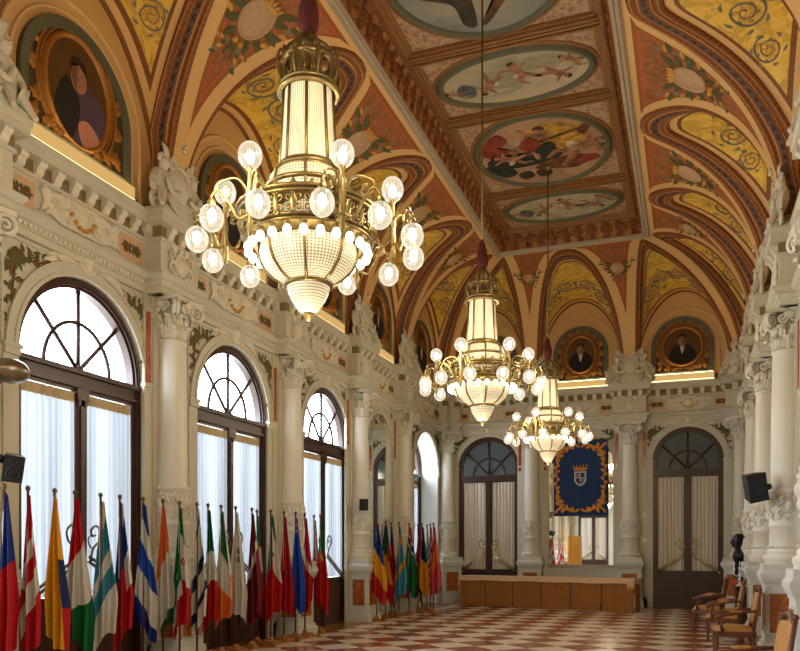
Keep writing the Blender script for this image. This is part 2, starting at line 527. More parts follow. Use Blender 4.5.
def globe_mat():
    t = NT('ribbed_globe_glass')
    _, u, l = t.uv('A')
    rb = t.m('MULTIPLY_ADD', t.m('SINE', t.m('MULTIPLY', u, 2*PI*22)), .5, .5)
    a = t.n('ShaderNodeBsdfTransparent'); a.inputs[0].default_value = (1, .98, .94, 1)
    b = t.n('ShaderNodeBsdfGlossy'); b.inputs['Roughness'].default_value = .08
    e = t.n('ShaderNodeEmission'); e.inputs[0].default_value = (1, .9, .68, 1); e.inputs[1].default_value = 1.15
    lw = t.n('ShaderNodeLayerWeight'); lw.inputs[0].default_value = .35
    m1 = t.n('ShaderNodeMixShader'); t.put(m1.inputs[0], t.m('MULTIPLY_ADD', lw.outputs['Facing'], .5, t.m('MULTIPLY_ADD', rb, .22, .20)))
    m2 = t.n('ShaderNodeMixShader'); m2.inputs[0].default_value = .18
    t.t.links.new(e.outputs[0], m2.inputs[1]); t.t.links.new(b.outputs[0], m2.inputs[2])
    t.t.links.new(a.outputs[0], m1.inputs[1]); t.t.links.new(m2.outputs[0], m1.inputs[2])
    return t.done(m1.outputs[0])
M['globe'] = globe_mat()
def flat(name, r, g, b, rough=.8):
    return plain(name, lin(r, g, b), rough, var=.06, scale=8)

M['darkgold'] = plain('dark_gilt', lin(112,82,52), .4, metal=.6, var=.2)

M['ledtop'] = emit('cove_lamp', (1.0, .80, .44, 1), 14.0)
M['oak'] = plain('oak_flag_base', lin(150,96,48), .45, var=.25, scale=6)
# ------------------------------------------------------------------ dimensions
W, L = 8.80, 28.0
ZS = 6.34                 # springing of the cove
ZC = 9.33                 # ceiling frame
AS, AE = 2.57, 3.37       # inset of the flat ceiling from side / end walls
COLY = [-4.0, -7.0, -10.3, -13.95, -17.4, -20.9, -24.4]       # side columns
COLX = [2.83, 5.65]                                            # end columns
BAYY = [0.0] + COLY + [-L]
SPR, HW = 3.93, 1.12      # side openings: springing height, half width
OPEN = [-1.66, -5.34, -8.38, -12.0, -15.5, -19.15, -22.65, -26.2]
ESPR, EHW = 4.12, .95     # end doors
EOPEN = [1.46, 4.24, 7.19]

struct('floor', (lambda b: (b.box(-1.0, -L-.3, -.12, W+.3, .3, 0.0), b)[1])(MB()), M['floor'])

# frames of the walls: a = along the wall, b = up, c = into the room
FL = frame((0,0,0), (0,-1,0), (0,0,1), (1,0,0))         # left wall, a = distance from the end wall
FR = frame((W,0,0), (0,-1,0), (0,0,1), (-1,0,0))
FE = frame((0,0,0), (1,0,0), (0,0,1), (0,-1,0))
FB = frame((0,-L,0), (1,0,0), (0,0,1), (0,1,0))

def arch_pts(c, hw, spr, n=28, extra=0.0):
    return [(c - (hw+extra)*math.cos(PI*i/n), spr + (hw+extra)*math.sin(PI*i/n)) for i in range(n+1)]
def wall_with_arches(F, a0, a1, ztop, opens, depth, n=28, back=True):
    """opens = [(centre, half width, springing, reveal depth)] or none"""
    mb = MB()
    x = a0
    for (c, hw, spr, dep) in sorted(opens):
        mb.add([F(x,0), F(c-hw,0), F(c-hw,ztop), F(x,ztop)], [(0,1,2,3)])
        ap = arch_pts(c, hw, spr, n)
        vs = [F(a, b) for a, b in ap] + [F(a, ztop) for a, b in ap]
        k = n+1
        mb.add(vs, [(i, i+1, k+i+1, k+i) for i in range(n)])
        # reveal
        rv = [(c-hw, 0.0)] + ap + [(c+hw, 0.0)]
        q = len(rv)
        vs = [F(a, b, 0) for a, b in rv] + [F(a, b, -dep) for a, b in rv]
        mb.add(vs, [(i, i+1, q+i+1, q+i) for i in range(q-1)], 1, False)
        x = c + hw
    mb.add([F(x,0), F(a1,0), F(a1,ztop), F(x,ztop)], [(0,1,2,3)])
    # outer skin, so that no light leaks
    t = depth
    x = a0
    for (c, hw, spr, dep) in sorted(opens):
        mb.add([F(x,0,-t), F(c-hw,0,-t), F(c-hw,ztop,-t), F(x,ztop,-t)], [(0,1,2,3)])
        ap = arch_pts(c, hw, spr, n); k = n+1
        mb.add([F(a,b,-t) for a,b in ap] + [F(a,ztop,-t) for a,b in ap], [(i, i+1, k+i+1, k+i) for i in range(n)])
        rv = [(c-hw, 0.0)] + ap + [(c+hw, 0.0)]; q = len(rv)
        if dep < t: mb.add([F(a,b,-dep) for a,b in rv] + [F(a,b,-t) for a,b in rv], [(i, i+1, q+i+1, q+i) for i in range(q-1)], 1)
        x = c + hw
    mb.add([F(x,0,-t), F(a1,0,-t), F(a1,ztop,-t), F(x,ztop,-t)], [(0,1,2,3)])
    return mb
LOPEN = [(-y, HW, SPR, .74 if i == 0 else .30) for i, y in enumerate(OPEN)]
LOPEN_W = [o for i, o in enumerate(LOPEN) if i != 1]     # bay 2 from the end holds a mirror
ZT = 6.5
struct('wall_left', wall_with_arches(FL, 0, L, ZT, LOPEN_W, .34), [M['stucco'], M['white']])
struct('wall_end', wall_with_arches(FE, 0, W, ZT, [(EOPEN[0], EHW, ESPR, .3), (EOPEN[2], EHW, ESPR, .3)], .5), [M['stucco'], M['stucco']])
struct('wall_right', wall_with_arches(FR, 0, L, ZT, [], .4), [M['stucco'], M['stucco']])
struct('wall_back', wall_with_arches(FB, 0, W, ZT, [(EOPEN[0], EHW, ESPR, .3), (EOPEN[2], EHW, ESPR, .3)], .5), [M['stucco'], M['stucco']])

# ---------------------------------------------------------------- entablature
def room_path(p, hw):
    """plan line round three walls, breaking forward over every column"""
    pts = [(0, -L)]
    for y in sorted(COLY):
        pts += [(0, y-hw), (p, y-hw), (p, y+hw), (0, y+hw)]
    e = .27
    pts += [(0, -.58), (e, -.58), (e, -e), (.58, -e), (.58, 0)]
    for x in COLX:
        pts += [(x-hw, 0), (x-hw, -p), (x+hw, -p), (x+hw, 0)]
    pts += [(W-.58, 0), (W-.58, -e), (W-e, -e), (W-e, -.58), (W, -.58)]
    for y in sorted(COLY, reverse=True):
        pts += [(W, y+hw), (W-p, y+hw), (W-p, y-hw), (W, y-hw)]
    pts += [(W, -L)]
    return pts
ent = MB()
rp = room_path(.25, .38)
ent.sweep(rp, [(.0,5.22),(.06,5.22),(.06,5.30),(.09,5.31),(.09,5.38),(.13,5.40),(.17,5.44),(.17,5.48),(.06,5.52)], 0)
ent.sweep(rp, [(.06,5.50),(.06,5.93),(.09,5.94),(.09,5.98),(.07,5.99),(.07,6.14),(.18,6.15),(.185,6.15),(.185,6.24),(.20,6.25),(.205,6.32),(.20,6.335),(.0,6.34)], 0)
ent.sweep(rp, [(.071,5.992),(.0715,5.995),(.0715,6.135),(.071,6.138)], 1)  # darker olive strip along the recess behind the brackets
struct('trim_1', ent, [M['stucco'], plain('olive_recess_strip', lin(128,112,76), .7, var=.2, scale=10)])
# brackets and bead under the cornice
mod = MB()
def bracket(mb, F, a, c=.07):
    pr = [(c, 6.145), (c+.105, 6.145), (c+.115, 6.11), (c+.10, 6.08), (c+.07, 6.06), (c+.055, 6.03), (c+.05, 6.005), (c+.02, 5.985), (c, 5.985)]
    h = .055
    vs = [F(a-h, z, d) for d, z in pr] + [F(a+h, z, d) for d, z in pr]
    k = len(pr)
    mb.add(vs, [tuple(range(k)), tuple(range(2*k-1, k-1, -1))] + [(i, k+i, k+(i+1)%k, (i+1)%k) for i in range(k)])
def seg_frame(p, q):
    d = (V3((q[0],q[1],0))-V3((p[0],p[1],0))); ln = d.length; d.normalize()
    return frame((p[0],p[1],0), d, (0,0,1), (d.y,-d.x,0)), ln
for i in range(len(rp)-1):
    F, ln = seg_frame(rp[i], rp[i+1])
    if ln < .4:
        if ln > .2:
            bracket(mod, F, ln*.5)
        continue
    lo = .10 if ln < .8 else .36
    n = max(1, int(round((ln-2*lo)/.29)))
    for k in range(n+1):
        bracket(mod, F, lo + (ln-2*lo)*k/n)
struct('trim_2', mod, M['relief'])
# little beads on the architrave
dn = MB()
for i in range(len(rp)-1):
    F, ln = seg_frame(rp[i], rp[i+1])
    if ln < 1: continue
    n = int(ln/.075)
    for k in range(n):
        a = (k+.5)*ln/n
        dn.fbox(F, a-.02, 5.325, .085, a+.02, 5.365, .115)
struct('trim_3', dn, M['relief'])

# baseboards
bp = [(0,-L),(0,-.0)]
for nm, F, runs in (('baseboard_left', FL, LOPEN_W), ('baseboard_right', FR, []), ('baseboard_end', FE, [(EOPEN[0],EHW,0,0),(EOPEN[2],EHW,0,0)])):
    mb = MB(); x = 0; end = W if F is FE else L
    for (c, hw, _, _) in sorted(runs) + [(end, 0, 0, 0)]:
        mb.fbox(F, x, 0, 0, c-hw-.02, .26, .05); mb.fbox(F, x, .26, 0, c-hw-.02, .30, .035)
        x = c + hw + .02
    struct(nm, mb, M['greywall'])

# pilaster strips, marble inlays, archivolts, imposts ------------------------
def bay_trim(F, cols, opens, length):
    """plain strips beside every column, red marble strips, arch surrounds"""
    mb = MB()
    for c in cols:
        mb.fbox(F, c-.46, .0, 0, c+.46, 5.22, .05, 0)
        mb.fbox(F, c-.30, .0, .05, c+.30, 5.22, .09, 0)
        for s in (-1, 1):
            mb.fbox(F, c+s*.385-.045, 3.98, .045, c+s*.385+.045, 4.98, .062, 1)
    for (c, hw, spr, dep) in opens:
        n = 32
        for (r0, r1, h) in ((0.0, .05, .04), (.05, .15, .022), (.15, .175, .045)):
            vs = []
            for i in range(n+1):
                t = PI*i/n
                for r, cc in ((r0, 0), (r0, h), (r1, h), (r1, 0)):
                    vs.append(F(c-(hw+r)*math.cos(t), spr+(hw+r)*math.sin(t), cc))
            mb.add(vs, [(i*4+k, i*4+k+1, i*4+k+5, i*4+k+4) for i in range(n) for k in range(3)], 0)
        for s in (-1, 1):
            x0, x1 = sorted((c+s*(hw-.02), c+s*(hw+.2)))
            mb.fbox(F, x0, spr-.10, 0, x1, spr-.02, .058, 0); mb.fbox(F, x0-.02, spr-.021, -.1, x1+.02, spr+.03, .07, 0)
            mb.fbox(F, x0, .0, 0, x1, spr-.10, .025, 0)
        # rectangular field round the arch
        for s in (-1, 1):
            x = c+s*(hw+.205)
            mb.fbox(F, x-.012, spr, 0, x+.012, 5.19, .02, 0)
        mb.fbox(F, c-hw-.2, 5.165, 0, c+hw+.2, 5.19, .02, 0)
    return mb
LC = [-y for y in COLY]
struct('trim_4', bay_trim(FL, LC, LOPEN, L), [M['stucco'], M['marble']])
struct('trim_5', bay_trim(FR, LC, LOPEN, L), [M['stucco'], M['marble']])
EO = [(x, EHW, ESPR, .3) for x in EOPEN]
struct('trim_6', bay_trim(FE, COLX, EO, W), [M['stucco'], M['marble']])

# spandrel foliage, crown cartouches and frieze ornament ----------------------
def spandrel_leaves(mb, F, c, hw, spr):
    """painted vine in the corners over an arch"""
    for s in (-1, 1):
        x0, y0 = c+s*(hw+.14), 5.10
        G = lambda a, b, cc=0.0, s=s, x0=x0, y0=y0: F(x0 + s*a, y0 + b, cc)
        curve(mb, G, [(-.75,-.02),(-.45,-.10),(-.16,-.16),(-.09,-.45),(-.06,-.80),(-.05,-1.05)], .012, 2, .01, 24)
        for k in range(15):
            t = k/14
            if t < .5: x, y = -.72 + 1.2*t, -.04 - .22*t
            else: x, y = -.13 + .1*(t-.5), -.16 - 1.7*(t-.5)
            a = 2.4*k
            leaf(mb, G, x, y, a, .13 + .05*math.sin(k*1.7), .075, (0, 2, 1, 0, 2)[k % 5], .02, .006, curl=.4)
        for ang, ln, wd, m in ((PI*1.04, .30, .085, 0), (PI*1.14, .24, .08, 2), (PI*1.25, .27, .09, 1), (PI*1.36, .24, .08, 0), (PI*1.47, .32, .085, 2), (PI*.9, .14, .07, 2), (PI*1.62, .14, .07, 0)):
            leaf(mb, G, -.07, -.07, ang, ln, wd, m, .02, .008, curl=.3)
        for k in range(12):
            t = k/11
            for (x, y) in ((-.22-.42*t, -.03-.02*math.sin(9*t)), (-.03-.02*math.sin(7*t), -.26-.62*t)):
                leaf(mb, G, x, y, 2.1*k + (x+y)*4, .11, .055, (0, 2, 2, 1)[k % 4], .015, .006, curl=.4)
        for a, b, r in ((-.40, -.10, .05), (-.11, -.55, .045), (-.09, -.90, .035), (-.62, -.05, .035)):
            spiral(mb, G, a, b, r, 1.3, 0, 1, .010, 2, .012)
def crown_cartouche(mb, F, c, z, sc=1.0):
    G = lambda a, b, cc=0.0: F(c + a*sc, z + b*sc, cc)
    disc(mb, G, 0, .10, .11, .13, .03, 0, 16, .05)
    ringo(mb, G, 0, .10, .13, .15, .05, .03, .03, 0, 20)
    for s in (-1, 1):
        spiral(mb, G, s*.2, .13, .10, 1.5, PI if s > 0 else 0, s, .025, 0, .04)
        spiral(mb, G, s*.38, .02, .07, 1.4, PI/2, -s, .02, 0, .03)
        leaf(mb, G, s*.12, .0, PI/2-s*1.35, .42, .12, 0, .05, .01, curl=-s*.5)
        leaf(mb, G, s*.10, .24, PI/2-s*.5, .2, .1, 0, .05, .01)
        leaf(mb, G, s*.4, -.02, PI/2-s*1.9, .22, .08, 0, .04, .01)
    leaf(mb, G, 0, .22, PI/2, .22, .14, 0, .06, .02)
def frieze_bay(rel, pnt, F, c, half):
    """cartouche panel in the middle, salmon panels with leaves at both sides"""
    z0, z1 = 5.54, 5.92
    w = half*.52
    cp = .075
    pts = [(c-w, z0+.05), (c-w*.86, z0+.1), (c-w*.5, z0+.02), (c+w*.5, z0+.02), (c+w*.86, z0+.1), (c+w, z0+.05),
           (c+w*.9, (z0+z1)/2), (c+w, z1-.05), (c+w*.86, z1-.09), (c+w*.5, z1-.01), (c-w*.5, z1-.01), (c-w*.86, z1-.09), (c-w, z1-.05), (c-w*.9, (z0+z1)/2)]
    rel.prism(F, pts, .055, .10)
    rel.tube([F(a, b, .10) for a, b in pts + pts[:1]], .014, 5)
    zm = (z0+z1)/2
    for s in (-1, 1):
        a0, a1 = sorted((c+s*w*1.08, c+s*half*.92))
        pnt.fbox(F, a0, z0+.03, .05, a1, z1-.03, .066, 3)
        mid = (a0+a1)/2
        kx = min(1.0, (a1-a0)/.62)
        for da, db, ang, ln, wd, m in ((-.02,0,PI,.27,.08,2),(.02,0,0,.27,.08,2),(-.06,.01,PI*.82,.17,.06,0),(.06,.01,PI*.18,.17,.06,0),(-.06,-.01,-PI*.82,.17,.06,0),(.06,-.01,-PI*.18,.17,.06,2),(-.02,.01,PI*.62,.10,.05,1),(.02,.01,PI*.38,.10,.05,0),(-.02,-.01,-PI*.62,.10,.05,0),(.02,-.01,-PI*.38,.10,.05,1),(-.16,.0,PI*.7,.1,.05,2),(.16,0,PI*.3,.1,.05,2),(-.16,0,-PI*.7,.1,.05,0),(.16,0,-PI*.3,.1,.05,0)):
            leaf(pnt, F, mid+da*kx, zm+db, ang, ln*kx, wd, m, .02, .068)
        spiral(rel, F, c+s*w*.62, zm+.02, .08, 1.5, 0, s, .018, 0, .105)
        leaf(rel, F, c+s*w*.55, zm-.08, PI/2+s*.9, .22, .09, 0, .05, .1)
        for q in (.3, .78): leaf(rel, F, c+s*w*q, zm+.08, PI/2-s*.8, .16, .08, 0, .05, .1); leaf(rel, F, c+s*w*q, zm-.05, -PI/2+s*.6, .13, .07, 0, .05, .1)
    # crown and gold garland
    disc(rel, F, c, zm+.03, .10, .12, .10, 0, 16, .05)
    for k in range(7):
        t = -1+2*k/6
        pnt.ball(F(c+t*.2, zm-.02-.13*(1-t*t)+.02, .125), .032, .032, .028, 8, 5, 4)
    for s in (-1, 1):
        spiral(rel, F, c+s*.16, zm+.1, .07, 1.4, 0, s, .018, 0, .105)
        spiral(rel, F, c+s*.25, z0-.03, .06, 1.4, PI/2, s, .018, 0, .09)
def ressaut_orn(mb, F, c, cp):
    """scrolling cartouche on the block over a column"""
    G = lambda a, b, cc=0.0: F(c + a, 5.73 + b, cp + cc)
    disc(mb, G, 0, 0, .10, .13, .02, 0, 14, .05)
    ringo(mb, G, 0, 0, .12, .15, .05, .01, .03, 0, 18)
    for s in (-1, 1):
        spiral(mb, G, s*.2, .08, .09, 1.5, PI if s > 0 else 0, s, .022, 0, .02)
        spiral(mb, G, s*.2, -.10, .09, 1.5, PI if s > 0 else 0, -s, .022, 0, .02)
        leaf(mb, G, s*.1, .14, PI/2-s*.7, .18, .1, 0, .05, .01)
        leaf(mb, G, s*.1, -.14, -PI/2+s*.7, .18, .1, 0, .05, .01)
    leaf(mb, G, 0, .13, PI/2, .13, .1, 0, .05, .01)
def ornament_side(F, opens, bays, cols, ends):
    rel, pnt = MB(), MB()
    for (c, hw, spr, dep), (b0, b1) in zip(opens, bays):
        spandrel_leaves(pnt, F, c, hw, spr)
        crown_cartouche(rel, F, c, spr+hw+.14, 1.2)
        frieze_bay(rel, pnt, F, (b0+b1)/2, (b1-b0)/2-.42)
    for c in cols: ressaut_orn(rel, F, c, .315)
    for c in ends: ressaut_orn(rel, F, c, .335)
    return rel, pnt
PAINTS = [M['olive'], M['green'], M['umber'], M['salmon'], M['giltflat']]
bays = [(-BAYY[i], -BAYY[i+1]) for i in range(len(BAYY)-1)]
tn = 7
for F, ops, bys, cols, ends in ((FL, LOPEN[:6], bays[:6], LC[:6], []), (FR, LOPEN[:6], bays[:6], LC[:6], []),
                          (FE, EO, [(0,2.83),(2.83,5.65),(5.65,W)], COLX, [])):
    rel, pnt = ornament_side(F, ops, bys, cols, ends)
    struct('trim_%d' % tn, rel, M['relief']); struct('trim_%d' % (tn+1), pnt, PAINTS)
    tn += 2
# ------------------------------------------------------------------ windows and doors
def opening(name, F, c, hw, spr, zt, cz, glass, nm_leaf, handle_mat, tk=.20):
    """arched frame with fanlight, two glazed leaves; zt = top of the transom"""
    fr = MB()
    n = 36
    def ringband(r0, r1, c0, c1):
        vs = []
        pth = [(c-1, None)] 
        ang = [PI*i/n for i in range(n+1)]
        rows = [(-1, 0.0)] + [(t, None) for t in ang] + [(1, 0.0)]
        for t, z in rows:
            for r, cc in ((r0, c0), (r0, c1), (r1, c1), (r1, c0)):
                if z is not None: vs.append(F(c + t*r, z, cc))
                else: vs.append(F(c - r*math.cos(t), spr + r*math.sin(t), cc))
        m_ = len(rows)
        fr.add(vs, [(i*4+k, i*4+(k+1)%4, (i+1)*4+(k+1)%4, (i+1)*4+k) for i in range(m_-1) for k in range(4)], 0)
    ringband(hw-.09, hw-.002, cz-.06, cz+.09)
    ringband(hw-.125, hw-.09, cz-.06, cz+.055)
    ringband(hw-.06, hw-.03, cz+.09, cz+.11)
    # transom with moulding and the post between the leaves
    fr.fbox(F, c-hw+.02, zt-tk, cz-.05, c+hw-.02, zt-.05, cz+.07)
    fr.fbox(F, c-hw+.02, zt-.06, cz-.05, c+hw-.02, zt, cz+.12)
    fr.fbox(F, c-hw+.02, zt-tk-.03, cz-.05, c+hw-.02, zt-tk+.01, cz+.10)
    fr.fbox(F, c-.07, 0, cz-.05, c+.07, zt-tk, cz+.06)
    fr.fbox(F, c-.035, .0, cz+.05, c+.035, zt-tk, cz+.085)
    fr.fbox(F, c-.10, zt-tk-.18, cz+.0, c+.10, zt-tk-.02, cz+.10)
    fr.fbox(F, c-.075, zt-tk-.26, cz+.0, c+.075, zt-tk-.18, cz+.085)
    # fanlight bars
    R = spr + hw - zt - .12
    def inside(a):
        # distance from hub (c, zt) to the inner arch along angle a
        r = hw-.12
        dz = zt - spr
        b = math.sin(a)*dz
        return -b + math.sqrt(b*b - (dz*dz - r*r))
    for a in (PI/2, PI*.25, PI*.75):
        ln = inside(a)
        fr.tube([F(c, zt, cz), F(c+ln*math.cos(a), zt+ln*math.sin(a), cz)], .030, 6)
    ri = hw*.52
    fr.tube([F(c-ri*math.cos(PI*i/20), zt + (ri*1.06)*math.sin(PI*i/20), cz) for i in range(21)], .028, 6)
    fr.ball(F(c, zt+.02, cz+.02), .06, .06, .06, 10, 6)
    o = struct(name, fr, M['wood'])
    # panes of the fanlight
    pn = MB()
    ap = [(c - (hw-.12)*math.cos(PI*i/24), spr + (hw-.12)*math.sin(PI*i/24)) for i in range(25)]
    ap = [(c-hw+.12, zt)] + ap + [(c+hw-.12, zt)]
    pn.add([F(a, b, cz-.012) for a, b in ap], [tuple(range(len(ap)))])
    pn.build('fanlight_pane', [glass], o)
    # leaves
    zp = 1.02
    for s in (-1, 1):
        lf = MB()
        xi, xo = c + s*.065, c + s*(hw-.12)
        x0, x1 = min(xi, xo), max(xi, xo)
        lf.fbox(F, x0, 0, cz-.03, x1, zp-.08, cz+.03); lf.fbox(F, x0, zp-.08, cz-.03, x1, zp, cz+.06)
        lf.fbox(F, x0, 0, cz-.03, x1, .16, cz+.05)
        lf.fbox(F, x0+.13, .28, cz+.02, x1-.13, .84, cz+.05); lf.fbox(F, x0+.2, .35, cz+.02, x1-.2, .77, cz+.065)
        st = .035
        lf.fbox(F, x0, zp, cz-.03, x0+st, zt-tk-.02, cz+.05); lf.fbox(F, x1-st, zp, cz-.03, x1, zt-tk-.02, cz+.05)
        lf.fbox(F, x0, zt-tk-.08, cz-.03, x1, zt-tk-.02, cz+.05)
        l = lf.build(nm_leaf, [M['wood']], o)
        g = MB()
        g.add([F(a, b, cz-.02) for a, b in ((x0+st, zp), (x1-st, zp), (x1-st, zt-tk-.08), (x0+st, zt-tk-.08))], [(0,1,2,3)])
        g.build('pane', [M['glass'] if glass is M['glass'] else M['dimglass']], l)
        h = MB()
        G = lambda a, b, cc=0.0, s=s: F(c + s*a, b, cc)
        p0, p1 = (.10, 1.52), (hw*.86, 1.03)
        for dd in (0, .07):
            h.tube([G(p0[0], p0[1]-dd, cz+.10), G(p1[0], p1[1]-dd, cz+.10)], .02, 6)
        for k in range(6):
            t = k/5
            a, b = p0[0]+(p1[0]-p0[0])*t, p0[1]+(p1[1]-p0[1])*t
            h.tube([G(a, b, cz+.10), G(a, b-.07, cz+.10)], .008, 5)
        curve(h, G, [(.12, 1.45), (.16, 1.62), (.27, 1.72), (.30, 1.84), (.22, 1.92), (.13, 1.87), (.14, 1.79), (.2, 1.80)], .015, 0, cz+.10, 28)
        curve(h, G, [(.18, 1.62), (.10, 1.66), (.07, 1.74), (.11, 1.79)], .010, 0, cz+.10, 15)
        spiral(h, G, p1[0]-.02, p1[1]-.02, .07, 1.2, 0, -1, .011, 0, cz+.10)
        h.tube([G(.12, 1.45, cz+.03), G(.12, 1.45, cz+.10)], .012, 6); h.tube([G(p1[0], p1[1], cz+.03), G(p1[0], p1[1], cz+.10)], .012, 6)
        h.build('scroll_handle', [handle_mat], l)
    return o
def curtain(F, x0, x1, z0, z1, cz, mat, label, group, head, folds):
    mb = MB()
    n = folds*8
    rnd = random.Random(int(abs(x0)*97) + folds)
    ph = [rnd.uniform(0, 6.28) for _ in range(4)]
    def fn(u, v):
        a = x0 + (x1-x0)*u
        th = 2*PI*folds*u + .5*math.sin(2*PI*u*1.7 + ph[0])
        amp = .024*(1 + .4*math.sin(u*9+ph[1]))*(.6+.4*(1-v) + .2)
        dx = .006*math.sin(2*PI*2.3*u + 3*v + ph[2])
        return F(a + dx, z0 + (z1-z0)*v, cz + amp*math.sin(th))
    mb.grid(fn, n, 6)
    o = mb.build('curtain', [mat]); tag(o, label, 'curtain', group)
    if head:
        hb = MB()
        hb.grid(lambda u, v: V3(fn(u, 1.0)) + V3((0,0,-.11 + .13*v)) + (V3(F(0,0,.006))-V3(F(0,0,0))), n, 1)
        hb.build('heading_tape', [M['curtain_edge']], o)
    return o
wn = 1
names = {0: 'far corner left wall window', 2: 'third left wall window', 3: 'second left wall window', 4: 'nearest window on the left wall'}
for i in (0, 2, 3, 4, 5, 6, 7):
    c, hw, spr, dep = LOPEN[i]
    opening('window_%d' % wn, FL, c, hw, spr, 3.90, -.62 if i == 0 else -.13, M['glass'], 'window_leaf', M['iron']); wn += 1
    cz = (-.62 if i == 0 else -.13)
    for s in ((-1, 1) if i < 5 else ()):
        xi, xo = c+s*.105, c+s*(hw-.16)
        side = 'nearer' if s > 0 else 'farther'
        curtain(FL, min(xi,xo), max(xi,xo), 1.03, 3.59, cz+.035, M['sheer'],
                'sheer white curtain, %s leaf of the %s' % (side, names[i]), 'white voile window curtains', True, 9)
dn_ = 1
for F, i, nm in ((FE, 0, 'door left of the banner'), (FE, 2, 'right-hand door'), (FB, 0, 'back wall door near the windows'), (FB, 2, 'back wall door near the chairs side')):
    c = EOPEN[i]
    opening('door_%d' % dn_, F, c, EHW, ESPR, 3.90, -.12, M['dimglass'], 'door_leaf', M['brass'], .13); dn_ += 1
    for s in (-1, 1):
        xi, xo = c+s*.105, c+s*(EHW-.16)
        curtain(F, min(xi,xo), max(xi,xo), 1.03, 3.68, -.12+.025, M['drape'],
                'cream curtain on the %s leaf of the arched %s' % ('right' if s > 0 else 'left', nm), 'cream door curtains', False, 7)

# ------------------------------------------------------------------ mirrors in arched frames
def arched_mirror(F, c, hw, spr, z0, label, fmat, name='wall_mirror'):
    g = MB()
    ap = [(c-hw, z0)] + arch_pts(c, hw, spr, 32) + [(c+hw, z0)]
    g.prism(F, ap, .004, .02)
    o = g.build(name, [M['mirror']]); tag(o, label, 'mirror')
    f = MB()
    f.tube([F(a, b, .025) for a, b in ap] + [F(c-hw, z0, .025)], .02, 8)
    ap2 = [(c-hw-.05, z0-.05)] + arch_pts(c, hw+.05, spr, 32) + [(c+hw+.05, z0-.05)]
    f.tube([F(a, b, .02) for a, b in ap2] + [F(c-hw-.05, z0-.05, .02)], .022, 6)
    f.build('mirror_frame', [fmat], o)
    return o
arched_mirror(FE, 4.24, .94, 4.10, 1.17, 'tall arched mirror behind the hanging blue banner', M['relief'])
c, hw, spr, dep = LOPEN[1]
arched_mirror(FL, c, .92, 4.1, .45, 'tall arched wall mirror on the left wall behind the small flag group', M['relief'])
for k, i in enumerate((0, 1, 2, 3, 4, 5)):
    c = LOPEN[i][0]
    places = ['nearest the end wall', 'behind the dark-topped chairs row end', 'beside the tilted black loudspeaker', 'in the bay of the nearest armchair', 'beside the viewpoint', 'behind the viewpoint']
    arched_mirror(FR, c, .95, 4.1, 1.0, 'arched mirror on the right wall ' + places[k], M['relief'])

